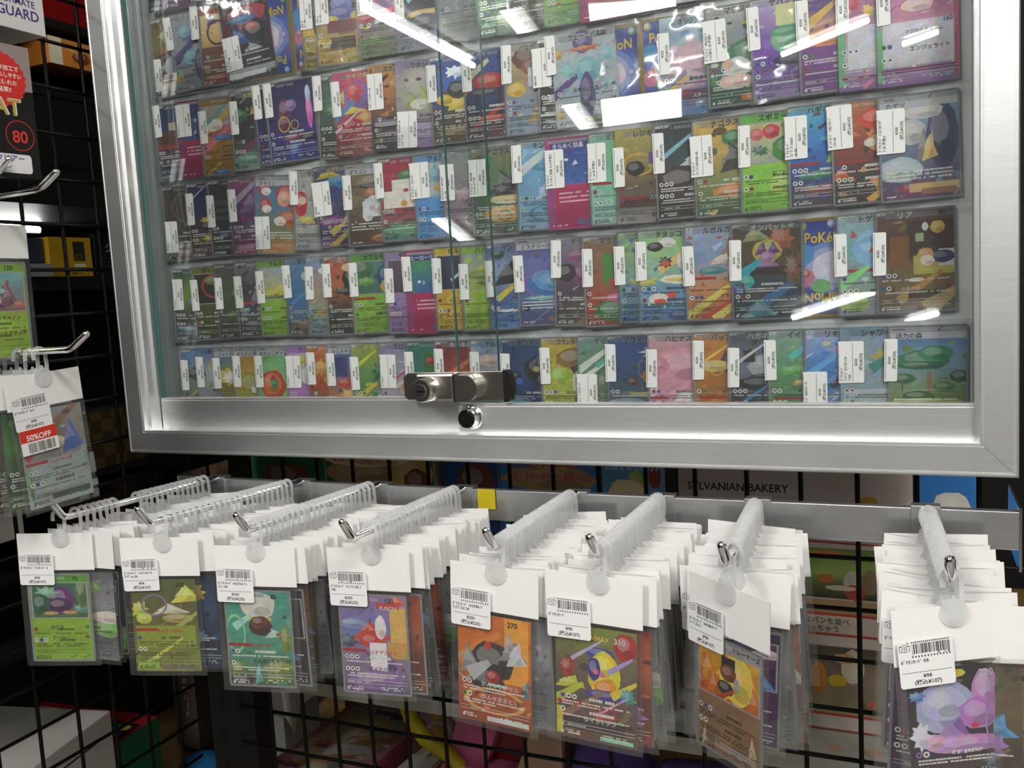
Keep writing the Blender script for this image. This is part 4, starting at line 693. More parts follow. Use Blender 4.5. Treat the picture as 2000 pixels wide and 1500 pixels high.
(4, 4, -681.1, -41.8, -0.2, (-0.5, 75.6, 10.7, 36.0), [], 0, 'S|kクルミル|7cac4c,a8b8c8,d8cc3c,8cb83c|d8cc2c@.6,.38,.35,.12,t;6a4a2c@.85,.25,.2,.12;6a7a3c@.4,.48,.4,.03,s;kむしくい@.6,.72,4', 'fresh green card with a yellow leaf window'),
(4, 5, -643.1, -41.7, 0.6, (-1.6, 79.7, 8.4, 36.0), [], 0, 'F|kタマンチュラ|7aa4cc,5a94c8,5a8cc0,7c5a3c|e8ece8@.5,.24,.16,.07;d8c848@.55,.22,.07,.03;6aa8e8@.4,.45,.3,.03,l;4a3424@.5,.75,.35,.03,l;8c6a44@.5,.85,.4,.05', 'blue card over a brown bank with a white disc'),
(4, 6, -615.4, -41.9, 1.8, (-0.8, 77.0, 8.9, 36.2), [], 0, 'F|kホワル|7aa0c8,b89a8c,8ca078,7c8ca0|d8844c@.6,.28,.25,.14;c87440@.7,.38,.2,.1;e8e8e8@.35,.18,.1,.04;e8e8dc@.65,.5,.12,.04;4ac8d8@.7,.88,.2,.03,l;c8a848@.3,.7,.2,.05,s', 'pastel card crowded with orange shapes'),
(4, 7, -588.8, -42.8, -0.1, (-2.0, 79.2, 10.8, 36.5), [], 0, 'F|wガケガニ|a8442c,c06a3c,3c342e,2c2826|2a2422@.6,.3,.25,.17;e0c89a@.55,.16,.2,.06;3a2e28@.4,.45,.3,.06,s;c8a048@.6,.5,.08,.02,s', 'rust red card with a black boulder'),
(4, 8, -555.3, -42.6, -0.2, (-0.9, 78.0, 10.6, 36.5), [], 0, 'S|kカブルモ|5a9c44,5a8c80,4c7060,88b43c|2c4c80@.72,.3,.2,.16;d8b848@.72,.42,.15,.09;3f6898@.7,.12,.06,.08;4a7a4c@.25,.2,.2,.12;7ab048@.3,.35,.2,.06,s;a82c30@.25,.56,.2,.014,r;kつのでつく@.45,.73,4', 'green card with a navy and yellow form'),
(4, 9, -511.6, -43.4, 0.1, (-0.7, 70.1, 11.0, 35.9), [], 0, 'S|kデス|9a86b0,6a5a6c,50404c,9a7cac|2c2830@.6,.22,.2,.14,s;c8bcb0@.6,.42,.25,.06;8a6aa8@.3,.63,.14,.07,o;8a6aa8@.75,.63,.14,.07,o;8a6aa8@.4,.8,.14,.07,o', 'lilac card with a dark relic window'),
(4, 10, -487.0, -44.2, 0.0, (-2.4, 81.9, 10.8, 36.6), [], 0, 'A|ヒーローマント|b02c60,4a9a5c,3a68a8,a82450|', 'crimson framed card with a green and blue window'),
(4, 11, -453.1, -42.5, 0.5, (-1.5, 76.4, 10.6, 36.1), [], 0, 'S|kボルトロス|d8bc34,3a3c58,2c2c48,d0ac3c|8ab4e8@.6,.2,.12,.14,s;c8dcf8@.5,.3,.2,.02,l;d8d8d0@.7,.44,.14,.04,t;e8d060@.4,.63,.2,.06,o;kデッサ@.62,.74,4', 'yellow card with a stormy window'),
(4, 12, -422.0, -43.5, 0.4, (-1.5, 69.7, 10.5, 36.2), [], 0, 'S|kハハコモリ|94bc4c,a0b8b8,b8bc4c,a0c048|c0c83c@.55,.26,.4,.1,t;5a7a3c@.6,.44,.4,.04,s;8a9a44@.4,.35,.3,.05;kいやし@.6,.56,4;kシザー@.6,.7,4', 'lime green card with a hillside window'),
(4, 13, -391.1, -43.4, -0.5, (-1.5, 70.8, 10.3, 36.2), [], 0, 'F|kインテレオン|4a5ca0,a0b0c8,4a5c98,6a94c8|2c2a2c@.4,.35,.3,.14,t;2f5c50@.2,.12,.12,.07;d8c838@.5,.47,.35,.04,l;4a78b8@.6,.7,.35,.06,s;e0e8f0@.4,.78,.3,.03,s;3c68a8@.6,.88,.35,.05,s', 'blue wave card with a yellow blade'),
(4, 14, -359.0, -40.8, -0.3, (-2.3, 71.4, 10.6, 36.2), [], 0, 'T|kミステリーガーデン|5c5484,6a78b8,4c6c98,5a5480|3f74b8@.55,.5,.42,.18;5a9cd0@.58,.5,.28,.11;7ab4d8@.6,.49,.14,.05;7a6cb0@.55,.51,.44,.2,o;3f8a70@.75,.22,.25,.08,s;3a3444@.15,.78,.06,.05;8ac0b8@.4,.68,.35,.03,s;7a9a44@.85,.94,.2,.05;8a80b8@.5,.82,.45,.01,l', 'violet card with a round blue pool'),
(4, 15, -320.8, -41.6, 1.9, (-3.0, 84.6, 8.3, 36.0), [], 0, 'F|kドラピオン|8a8494,6a5a74,4c3c48,5a5244|8c4a7c@.4,.2,.25,.08,t;7c4470@.6,.42,.35,.16;8a5888@.6,.32,.25,.05;e8e4d8@.55,.25,.06,.03,t;b88aa8@.75,.58,.1,.1,t;3a2c34@.2,.4,.15,.1;8c8454@.6,.88,.3,.05,l', 'grey card with plum armour plates'),
(4, 16, -289.1, -43.7, 0.1, (-0.7, 76.0, 11.2, 37.1), [], 0, 'F|kマラカッチ|8c6c4c,8a6a48,a84a34,8c3c30|c06a34@.55,.24,.2,.06,t;d8487c@.85,.2,.18,.09,s;e0b83c@.85,.2,.05,.03;4a8a44@.4,.36,.08,.16,r;6ab044@.8,.36,.2,.14,s;3f7c44@.5,.82,.35,.12;d8588c@.5,.68,.2,.06,s;c84030@.6,.5,.2,.05;d8c850@.65,.32,.07,.03,s', 'brick red card with cactus pots and a pink flower'),
(4, 17, -254.7, -41.4, 0.2, (-2.6, 73.9, 10.0, 36.0), [], 0, 'F|kタタッコ|9cc88a,a8c89a,7aa4c0,5f86b0|e8e4dc@.75,.17,.14,.06;3a3038@.6,.2,.12,.05;e8c874@.7,.3,.3,.04,l;6a5c64@.45,.28,.08,.04;d84c38@.6,.47,.14,.03;d8d04c@.4,.55,.2,.03;e8dcd4@.6,.74,.18,.06;d85040@.65,.77,.1,.03;4a5484@.6,.93,.3,.04', 'green-over-blue card mostly covered by its twin'),
(4, 18, -234.8, -41.6, 0.4, (-1.8, 77.0, 9.4, 36.1), [], 0, 'F|kタタッコ|9cc88a,a4ca94,74a0c4,5f86b0|e8e4dc@.45,.15,.13,.05;3a3038@.27,.19,.12,.05;e8c874@.72,.25,.4,.05,l;e8e2d8@.82,.35,.24,.13;d86048@.84,.38,.18,.05;d85040@.8,.26,.05,.02;2e2a30@.42,.35,.12,.07,s;d85848@.42,.37,.07,.03;f0ecd8@.65,.54,.32,.05;e8d070@.62,.54,.24,.02;d8d04c@.12,.56,.14,.03;e8dcd4@.3,.74,.15,.06;d85040@.32,.77,.09,.03;d85040@.5,.7,.07,.04;2e2a30@.85,.68,.12,.03,s;4a5484@.62,.92,.18,.06', 'green-over-blue beach card showing its whole picture'),
(4, 19, -189.8, -41.3, 0.1, (-1.2, 69.2, 9.2, 36.3), [], 0, 'F|kルガルガン|a8b4cc,7a98c0,c88a4c,c8743c|7c5048@.7,.28,.26,.14,t;8c6054@.75,.22,.14,.12,t;d8c8bc@.55,.36,.2,.06,t;d0ccc8@.75,.46,.14,.1;d8c860@.4,.76,.4,.05,l;c84a30@.5,.9,.35,.08,l;e8d870@.7,.84,.3,.05,l;3f8a8c@.4,.48,.2,.04;a82c30@.25,.555,.2,.014,r;kとげをま@.55,.555,4;kクランチファン@.5,.73,4', 'sky and desert card with a russet peak'),
(4, 20, -148.0, -42.3, 0.5, (-1.2, 72.9, 10.3, 37.0), [], 0, 'F|wオンパット|4a3c34,6a5a3c,2c4a5c,2c3c44|a8b07a@.35,.12,.2,.08,t;b86a44@.7,.18,.2,.14,s;c8b860@.5,.3,.2,.12;7c4a84@.43,.27,.1,.07,t;7c4a84@.59,.27,.1,.07,t;c08ab8@.5,.36,.1,.06;b07cb0@.5,.44,.16,.03;3a2c2c@.62,.5,.36,.04,r;3cb8c8@.2,.5,.1,.16,l;48c8c0@.22,.6,.1,.07;3c5cb8@.1,.66,.08,.06;3c7ab0@.6,.75,.35,.07,l;5a9ca8@.4,.88,.25,.1,t;8a5c3c@.85,.5,.14,.2,s;w60@.8,.04,4.5', 'dark cave card with a lilac lump on a ledge'),
(4, 21, -93, -42.5, 0, None, [], 2, 'B', 'navy card back with upright yellow lettering'),
(4, 22, -56.1, -42.1, -0.7, (-2.4, 71.5, 11.1, 36.4), [], 0, 'F|kトゲキッス|9ab4b8,7ab0b8,8ca890,8a90a0|8ab8dc@.55,.35,.35,.2;7ab0d8@.5,.22,.25,.08,t;c84a4c@.22,.2,.05,.04,t;c84a4c@.45,.36,.05,.03,t;a82c30@.25,.555,.2,.014,r;8cd888@.2,.62,.2,.06,l;5a5468@.75,.74,.14,.14,r;a8c85c@.2,.88,.2,.08;6ac8d0@.7,.12,.2,.04,l', 'iridescent pale blue card'),
(4, 23, -25.3, -41.5, -0.6, (-2.3, 70.0, 10.1, 36.6), [], 0, 'F|wリア|6a4a44,5c3c38,8a7448,6a5640|4a302c@.7,.3,.3,.18,r;d8b848@.77,.19,.09,.06;b8c098@.55,.28,.05,.04,r;d8e0e8@.62,.18,.04,.04;c8c060@.75,.54,.28,.09,r;e0e0d8@.88,.48,.1,.08,r;3c3a6c@.82,.47,.16,.06;d8a868@.62,.44,.1,.06;ece4d0@.64,.5,.09,.05;c89a4c@.55,.74,.28,.05,l;f0ece0@.5,.68,.1,.02;4a3428@.6,.82,.2,.04,r;d0b070@.8,.88,.18,.1,l;8c5a34@.3,.4,.12,.14,r;k90@.78,.045,5;k70@.86,.74,4;wつきさす@.3,.75,4', 'brown study-room card with a sofa, last in its row'),
(5, 0, -805.8, -139.0, 0.7, (-0.4, 73.7, 9.2, 36.2), [], 0, 'F|k|5a84b8,7a94a8,7c8460,8a8058|4a4c44@.3,.35,.3,.1,s;a8b070@.4,.55,.3,.02,l;6a8a4c@.3,.75,.4,.08', 'blue sky card over olive ground'),
(5, 1, -781.8, -139.0, 0.7, (-0.1, 76.9, 9.9, 35.9), [], 0, 'N|kテラパ|6a98c8,c8ccd0,b8b8bc,7aa054|d8dce0@.5,.35,.3,.16;d84a8c@.7,.3,.2,.06,s;8c3c4c@.6,.58,.3,.08,s;d8d04c@.35,.25,.1,.04,s;6a4a8c@.4,.8,.2,.06', 'white card with pink and maroon sprigs'),
(5, 2, -755.3, -139.0, 0.5, (-1.1, 75.2, 8.2, 36.1), [], 0, 'T|kファイトゴング|4a84c0,8a8c4c,8c7c34,9ca048|e0c040@.3,.4,.3,.14,s;f0ece0@.35,.42,.2,.1,s;a8a434@.7,.55,.3,.16;8c3c2c@.65,.7,.25,.1;e0d84c@.3,.85,.3,.04,l', 'blue and yellow card with a gong shape'),
(5, 3, -727.2, -139.0, 0.8, (0.2, 77.0, 7.3, 36.3), [], 0, 'T|kオルティガ|c08c4c,c8a84c,a89c54,b8b098|a8a03c@.4,.52,.32,.18;d8a0b4@.85,.34,.2,.14;e8d4c8@.85,.46,.12,.08;c86a3c@.65,.72,.14,.12;a8a0c0@.85,.8,.14,.14;e8e8e0@.42,.58,.06,.04', 'ochre card with a pink tuft'),
(5, 4, -694.5, -139.0, 1.1, (-0.4, 76.3, 8.7, 35.9), [], 0, 'T|kなかよしポフィン|5aa868,8cc884,78b868,8cc4a0|c84a2c@.35,.52,.26,.2;d87a3c@.33,.5,.2,.15;c83a44@.36,.44,.06,.05;3f9a58@.38,.5,.07,.06;c84a2c@.85,.7,.2,.15;d8783c@.85,.68,.14,.1', 'green card with round red buns'),
(5, 5, -651.9, -139.0, 1.3, (0.5, 75.4, 19.2, 36.0), ['ﾎﾟｹﾓﾝｶｰﾄﾞ'], 0, 'S|kラルトス|a878c0,c8c0cc,b0a8b8,b878c0|d8cc58@.3,.2,.14,.06;e0e0e8@.6,.4,.3,.16;4a7ab8@.85,.32,.14,.08;d878a8@.8,.52,.1,.04;kサイコ@.6,.8,4.4', 'violet card with a pale window'),
(5, 6, -623.4, -139.0, 1.2, (1.4, 78.8, 9.8, 35.5), [], 0, 'F||c8743c,b85a34,a84a30,6a2c2c|d8a848@.3,.3,.2,.12,s;b03a34@.7,.2,.16,.08;d8a03c@.6,.45,.25,.14;e8c838@.7,.6,.14,.06;a82c30@.3,.68,.2,.014,r;5a2430@.4,.85,.35,.07', 'orange flame card'),
(5, 7, -595.0, -139.0, 1.0, (-0.2, 77.1, 11.0, 35.7), [], 0, 'T|kひふきやろう|3c5490,4a5a98,c07830,b85a2c|d88c34@.7,.35,.25,.2,s;e8b83c@.5,.65,.35,.1,s;c84a2c@.35,.5,.2,.08,s;f0d048@.6,.78,.3,.07,s;343c74@.25,.3,.14,.12,r', 'royal blue card with a blaze of orange'),
(5, 8, -563.8, -139.0, 0.9, (-0.1, 72.4, 10.8, 35.9), [], 0, 'F|yドダイトス|a8b448,6a9c4c,5a8450,a8984c|2f6a44@.65,.36,.28,.16,s;3c7c4c@.55,.62,.28,.08,s;d8c038@.3,.6,.2,.05,l;e8e8d8@.5,.68,.35,.03,l;d8d848@.3,.2,.2,.03,l', 'yellow-green card with a leafy crown'),
(5, 9, -527.2, -139.0, 1.1, (0.3, 74.4, 19.0, 35.4), ['ﾎﾟｹﾓﾝｶｰﾄﾞ'], 0, 'F|kミロカロス|8a84a8,b0a4b8,b8a0b0,7c5a9c|b88c68@.75,.4,.1,.25,l;d8c8b8@.5,.45,.25,.03,l;c84a78@.4,.4,.25,.02,l;d8d4e0@.6,.25,.25,.06,s;5a3c90@.5,.85,.4,.06,s', 'mauve card with a tan curve'),
(5, 10, -493.8, -139.0, 0.9, (-1.0, 76.5, 7.9, 35.9), [], 0, 'F||3f8c7c,3f9084,3c8078,3c6a60|4c9c4c@.55,.3,.25,.16,r;3c8444@.4,.4,.08,.25,r;5aa850@.7,.4,.07,.22,r;c83c30@.45,.24,.09,.05;c83c30@.6,.5,.1,.05;d04434@.9,.38,.07,.05;d8b448@.85,.58,.1,.08;3c4c94@.35,.6,.08,.04', 'teal orchard card with red fruit'),
(5, 11, -459.2, -139.0, 1.1, (0.0, 78.9, 9.6, 35.4), [], 0, 'F|wキチキギス|7c3030,9c4434,8c3c34,4c2c2c|d87444@.4,.35,.25,.05,l;e8a464@.3,.55,.25,.05,l;2c2426@.75,.5,.2,.08,t;e8d0c0@.85,.35,.06,.08,o;e0b048@.9,.66,.08,.04', 'dark red card with flame curls'),
(5, 12, -418.5, -139.0, 1.3, (0.5, 74.7, 8.2, 36.4), [], 0, 'F|kチルット|7ca4c4,a8a4b0,b49c98,5a94b0|d8c0bc@.35,.25,.3,.07;4ac0e0@.75,.35,.25,.02,l;8ccc70@.8,.5,.2,.05,l;3c5c70@.3,.62,.1,.05;5aa8c8@.5,.75,.4,.06', 'cloudy sky card with a cyan streak'),
(5, 13, -383.1, -139.0, 1.4, (-1.2, 72.4, 9.3, 34.9), [], 0, 'F|kネンドール|3c5888,2c4c7c,28447c,2c5080|2a2428@.7,.36,.32,.16;5a3460@.7,.3,.12,.06;d8c468@.6,.36,.06,.03;2c2630@.72,.5,.16,.1;1c1c24@.25,.44,.09,.05;3c8cd8@.75,.2,.12,.05,l;5cb0c0@.3,.75,.3,.06,s;4a78d0@.3,.5,.06,.04', 'navy card with dark round lumps'),
(5, 14, -339.5, -139.0, 1.2, (0.0, 77.1, 9.1, 35.2), [], 0, 'F|kカウンターゲイン|c8a83c,b0b040,a8b848,b0983c|8c6c34@.55,.25,.3,.12;3c342c@.8,.35,.22,.14,l;d8d4c8@.78,.52,.28,.2,h;d8b83c@.78,.52,.2,.14,h;e8e4dc@.78,.52,.12,.08;3c3024@.78,.52,.05,.03,s;a8c848@.3,.45,.2,.14,s;3a302c@.75,.78,.2,.08,r', 'gold card with an eight-sided medal'),
(5, 15, -300.4, -139.0, 1.0, (-0.9, 50.2, 20.5, 35.7), ['ﾎﾟｹﾓﾝｶｰﾄﾞ 110/101 ｲｲ'], 0, 'F|kイイネイヌ|6c9a8c,6c8c74,5c7454,6a8c4c|d8e0d8@.3,.25,.35,.05,l;4c7a4c@.4,.35,.4,.06,l;dce4dc@.25,.4,.25,.04,l;5c5044@.75,.26,.2,.14,s;8c9474@.5,.5,.25,.08,s;5ab8a0@.6,.2,.3,.03,l', 'camouflage green and white card'),
(5, 16, -270.2, -139.0, 0.8, (-1.1, 78.9, 10.8, 35.1), [], 0, 'F|kゾウドウ|3c5498,3a5c94,4a6074,5c6870|d08a44@.8,.46,.25,.12;d08a44@.55,.38,.06,.1,o;8c4c30@.8,.6,.2,.08,r;e0e8f0@.75,.2,.25,.07,s;b89c3c@.6,.66,.4,.03,s;6a4a34@.4,.52,.09,.05;8ca0b0@.3,.75,.3,.05;4a78e0@.3,.9,.14,.03,l', 'evening blue card with orange rounded forms'),
(5, 17, -229.6, -139.0, 0.8, (-1.3, 72.9, 10.1, 35.0), [], 0, 'F|kハピナスex|c8a4ac,d090a0,d494a8,c8a0b0|e09cb0@.55,.36,.5,.2;d88ca4@.15,.35,.18,.1;e8e4e4@.6,.75,.2,.12;d88ca4@.2,.42,.08,.04;e8e0e0@.05,.6,.1,.1;a82c30@.2,.7,.2,.014,r;e8a8bc@.6,.55,.3,.04,l', 'candy pink card with a white egg shape'),
(5, 18, -186.5, -139.0, 0.9, (0.1, 80.0, 9.3, 35.2), [], 0, 'F|kバッフロン|c8843c,b8782c,a86c2c,c89c3c|5c4430@.7,.32,.3,.16;d8c07c@.3,.36,.25,.06;c8b448@.35,.4,.1,.07,o;4a3a30@.8,.5,.2,.08,t;e8c460@.3,.25,.3,.02,l;e8a848@.5,.85,.4,.03,l;a82c30@.3,.7,.2,.014,r;kゴール@.55,.86,4', 'amber card with golden rings'),
(5, 19, -153.2, -139.0, 0.6, (-0.8, 72.5, 11.0, 35.7), [], 0, 'F|wハガネール|4c5260,8c98a8,3c4250,2c3038|c0c4cc@.6,.38,.32,.14;d4d8e0@.65,.32,.25,.08;4a4e58@.55,.48,.25,.03;3a3c44@.3,.27,.08,.06,r;e8ecf4@.4,.2,.3,.02,l;2c3040@.5,.55,.4,.07;5a8ac8@.5,.6,.3,.02,l', 'graphite card with a steel dome'),
(5, 20, -117.8, -139.0, 0.3, (-2.6, 78.6, 11.7, 35.5), [], 0, 'F|kイイネイヌ|8cb0a0,6ca078,5c8a58,4c7a4c|4c4438@.78,.3,.25,.16,s;5ac8c0@.6,.15,.3,.04,l;8cc8e8@.7,.1,.25,.02,l;6ab058@.4,.42,.3,.07,s;c8a858@.5,.55,.2,.04,s;a82c30@.3,.71,.2,.014,r;5ad070@.8,.82,.25,.03,l;38584c@.4,.8,.3,.06', 'green foil card with a rainbow glint'),
(5, 21, -86.5, -139.0, 0.4, (-0.9, 49.3, 20.6, 36.9), ['ﾎﾟｹﾓﾝｶｰﾄﾞ 083/071 ﾘｷ'], 0, 'F|kリキキリン|a0b0cc,4a88d0,3c7cc8,c8b890|b0a8cc@.6,.22,.3,.07,s;6ab0e8@.35,.32,.3,.04,l;3c4450@.4,.55,.08,.06;3c3434@.75,.52,.1,.08;5a3c34@.75,.64,.2,.04;6c98d0@.5,.45,.4,.03,l', 'bright blue card with dark hill silhouettes'),
(5, 22, -56.4, -139.0, 0.4, (-1.1, 75.5, 20.9, 36.4), ['ﾎﾟｹﾓﾝｶｰﾄﾞ', 'ｼｬﾜｰｽﾞ EX 031/18', '7 RR'], 0, 'N|kシャワーズex|8cb4d0,b8ccd4,a8c0cc,a8b8c4|d8cc58@.65,.3,.3,.12,s;7ab0cc@.75,.4,.2,.1,s;d08c58@.7,.5,.14,.04;5ca8a0@.55,.35,.15,.06,l;c8d4da@.5,.74,.45,.12,r;kアクアマリン@.48,.87,4.6;b84a3c@.12,.87,.04,.02;3c6cb0@.24,.87,.04,.02;d8b048@.36,.87,.04,.02', 'pale aqua card with yellow bursts'),
(5, 23, -17.5, -139.0, 0.4, (-3.1, 76.7, 11.0, 35.6), [], 0, 'T|k活力の森|4a78b4,7c9cb8,7c9458,5c7c34|3c7c58@.45,.34,.33,.1;3c8c60@.6,.28,.22,.08;2f6c4c@.4,.39,.3,.04;8c7458@.52,.55,.03,.1,r;3c6c44@.2,.52,.15,.05;6c5c48@.18,.59,.012,.05,r;2f5c38@.9,.5,.14,.06;3c6434@.38,.69,.2,.05;4c7c44@.7,.6,.14,.05;a8b448@.5,.74,.45,.03;6c8c34@.5,.82,.48,.05;4c6c2c@.7,.88,.25,.04', 'savannah card with a broad green tree, last in its row'),
]
ROWN = ['topmost row', 'second row', 'third row', 'fourth row', 'fifth row', 'bottom row']
TILT = .09; RZ = math.atan(TILT)
for row, idx, x, z, roll, stk, lines, back, spec, desc in CARDS:
    t = thing('trading_card', '%s, %s in the %s' % (desc, ORD[idx], ROWN[row]), 'card', W(x, (1.0 if back == 2 else -63*TILT + 2.4*back), z), (0, math.radians(roll), 0 if back == 2 else RZ), 'cards in the %s of the showcase' % ROWN[row])
    foil = (not back) and spec[0] in 'FN' and (row*7+idx) % 3 == 0
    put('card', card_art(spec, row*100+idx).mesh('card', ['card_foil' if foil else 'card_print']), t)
    put('sleeve', SLEEVES[(row*5+idx) % 8], t)
    if stk:
        wide = stk[2] > 13.5; yen4 = (row, idx) in ((1, 0), (1, 2))
        w = round(min(stk[2], 22.5)*2)/2 if wide else (8.5 if stk[2] < 8.6 else 10.4)
        me = price_sticker(w if wide else 10.4, '¥400' if yen4 else '¥300', '(税込¥440)' if yen4 else '(税込¥330)', tuple(lines) if wide else ())
        put('price_sticker', me, t, (stk[0]*.001, -.0008, (stk[1]-36.5)*.001), (0, math.radians(RND.uniform(-1.2, 1.2)), 0))

# ------------------------------------------------------------------ hanging packets
def clip_mesh():
    mb = MB(); c = [(-5.4, -5.0), (-5.6, -2.0)] + [(-5.4*math.cos(math.pi*k/8)*1.0, 5.4*math.sin(math.pi*k/8)) for k in range(1, 8)] + [(5.5, -1), (5.6, -10), (5.0, -16)]
    w = 1.55; L, Rr = [], []
    for i in range(len(c)):
        a = Vector(c[max(i-1, 0)]); b = Vector(c[min(i+1, len(c)-1)]); d = (b-a).normalized(); n = Vector((-d.y, d.x)); p = Vector(c[i])
        L.append(p+n*w); Rr.append(p-n*w)
    out = [(p.x*.001, p.y*.001) for p in Rr] + [(p.x*.001, p.y*.001) for p in reversed(L)]
    mb.prism(out, -.0007, .0007)
    disc = [(8.8*math.cos(2*math.pi*k/20)*.001, (-21.5+9.0*math.sin(2*math.pi*k/20))*.001) for k in range(20)]
    mb.prism(disc, -.0011, -.0002)
    mb.prism([(-.0068, -.020), (-.0044, -.020), (-.0042, -.0135), (-.0055, -.0122), (-.0068, -.0135)], -.0009, .0004)
    mb.prism([(-.0005, -.015), (.0016, -.015), (.0018, -.0112), (.0005, -.0102), (-.0006, -.0112)], -.0006, .0007)
    m2 = [(3.0*math.cos(2*math.pi*k/14)*.001, (-26.5+2.8*math.sin(2*math.pi*k/14))*.001) for k in range(14)]
    mb.prism(m2, -.0013, -.0010)
    return mb.mesh('hanger_clip', ['milky_plastic'])
CLIP = clip_mesh()
def header_mesh(hh=36.0, w=37.0, curl=0.0):
    mb = MB(); n = 6; V = []
    for j in range(2):
        for i in range(n+1):
            u = i/n; V.append(((-w+2*w*u)*.001, curl*((u-.5)**2-.1)*.001, (-17-hh*j)*.001))
    mb.add(V, [(n+1+i, n+2+i, i+1, i) for i in range(n)], smooth=True)
    mb.add([(x, y+.0004, z) for x, y, z in V], [(i, i+1, n+2+i, n+1+i) for i in range(n)], smooth=True)
    mb.add([V[0], V[n], (V[n][0], V[n][1]+.0004, V[n][2]), (V[0][0], V[0][1]+.0004, V[0][2])], [(0, 1, 2, 3)])
    x = -w+1
    while x < w-1:
        mb.add([((x)*.001, -.0004, (-17-hh-1.9)*.001), ((x+.55)*.001, -.0004, (-17-hh-1.9)*.001), ((x+.55)*.001, -.0004, (-17-hh-.2)*.001), ((x)*.001, -.0004, (-17-hh-.2)*.001)], [(0, 1, 2, 3)], mat=1); x += 1.1
    return mb.mesh('header', ['white_paper', 'dark_panel'])
HEADERS = [header_mesh(36, 37, 0), header_mesh(36, 36.5, 5), header_mesh(37, 37, -6)]
HEADER_S = header_mesh(30, 36, 2)
def bag_mesh(seed, top=-52, bot=-147, w=37):
    R = random.Random(seed); mb = MB(); nx, nz = 6, 9; V = []; p = R.uniform(0, 6)
    for j in range(nz+1):
        for i in range(nx+1):
            u, v = i/nx, j/nz; y = -.9-.5*math.sin(5*u+p)*math.sin(4*v+p*2)+R.uniform(-.2, .2); y *= min(1, min(u, 1-u)*5)
            V.append(((-w+2*w*u)*.001, y*.001-.0002, (bot+(top-bot)*v)*.001))
    mb.add(V, [(j*(nx+1)+i, j*(nx+1)+i+1, (j+1)*(nx+1)+i+1, (j+1)*(nx+1)+i) for j in range(nz) for i in range(nx)], smooth=True)
    return mb.mesh('bag', ['bag_film'])
BAGS = [bag_mesh(k) for k in range(4)]; BAG_S = bag_mesh(9, -47, -142, 36)
def box_logo(mb, x, z, s, y, mat):
    def ln(a, b, t=.05):
        a, b = Vector(a), Vector(b); d = (b-a).normalized(); n = Vector((-d.y, d.x))*t*s*.5
        P = [a*s+n, b*s+n, b*s-n, a*s-n]; P = P[::-1] if (P[1]-P[0]).cross(P[2]-P[1]) < 0 else P
        mb.add([(x+p.x, y, z+p.y) for p in P], [(0, 1, 2, 3)], mat=mat)
    c = {'a': (0, .62), 'b': (.5, .5), 'c': (1, .62), 'd': (0, .1), 'e': (.5, 0), 'f': (1, .1), 'g': (.45, .78)}
    for p, q in ('ab', 'bc', 'ad', 'be', 'cf', 'de', 'ef', 'ag', 'gc'): ln(c[p], c[q])
    put_text(mb, 'T', x+.14*s, z+.14*s, .36*s, (1, 1, 1), y, mat=mat); put_text(mb, 'F', x+.62*s, z+.14*s, .36*s, (1, 1, 1), y, mat=mat)
    ln((.78, .82), (.9, .95)); ln((.9, .82), (.82, .97))
def barcode(mb, x0, x1, z0, z1, y, mat, seed):
    R = random.Random(seed); x = x0
    while x < x1:
        w = R.choice((.25, .3, .5, .7)); b = 1.2 if R.random() < .12 else 0
        mb.add([(x*.001, y, (z0-b)*.001), ((x+w)*.001, y, (z0-b)*.001), ((x+w)*.001, y, z1*.001), (x*.001, y, z1*.001)], [(0, 1, 2, 3)], mat=mat); x += w+R.choice((.25, .3, .45, .6))
def tag_label(lines, price, tax, seed, off50=False):
    """upright price label 34 x 30 mm, origin at its upper left corner"""
    mb = MB(); y = -.00016; yy = y-.00003
    if off50:
        mb.prism([(.0015, -.052), (.036, -.052), (.036, -.0295), (.0015, -.0295)], y+.0001, .0001, mat=0)
        mb.add([(.0015, yy, -.0405), (.036, yy, -.0405), (.036, yy, -.0298), (.0015, yy, -.0298)], [(0, 1, 2, 3)], mat=2)
        put_text(mb, '50%OFF', .0188, -.0392, .0068, (1, 1, 1), yy-.00003, align=.5, mat=0, maxw=.031)
        barcode(mb, 8, 33, -50.5, -42, yy, 1, seed+5)
    mb.prism(rrect(0, -.030, .034, 0, .002), y, 0, mat=0)
    box_logo(mb, .0012, -.0066, .0062, yy, 1)
    barcode(mb, 9, 31.5, -8.3, -2.0, yy, 1, seed)
    R = random.Random(seed); x = 8.6
    while x < 32: mb.add([(x*.001, yy, -.0014), ((x+.7)*.001, yy, -.0014), ((x+.7)*.001, yy, -.0005), (x*.001, yy, -.0005)], [(0, 1, 2, 3)], mat=1); x += 1.25
    x = 8.6
    while x < 32: mb.add([(x*.001, yy, -.0107), ((x+.8)*.001, yy, -.0107), ((x+.8)*.001, yy, -.0096), (x*.001, yy, -.0096)], [(0, 1, 2, 3)], mat=1); x += 1.9
    for k, t in enumerate(lines): put_text(mb, t, .0014, -.0142-.0031*k, .0029, (1, 1, 1), yy, mat=1, maxw=.0315, squash=1.0)
    mb.add([(.0018, yy, -.0203), (.0322, yy, -.0203), (.0322, yy, -.0200), (.0018, yy, -.0200)], [(0, 1, 2, 3)], mat=1)
    put_text(mb, price, .017, -.0240, .0034, (1, 1, 1), yy, align=.5, mat=1); put_text(mb, tax, .017, -.0280, .0036, (1, 1, 1), yy, align=.5, mat=1)
    return mb.mesh('price_label', ['sticker_white', 'ink_black', 'sale_red'])
plain('sale_red', 'd0341e', 0.45)
POOL = []
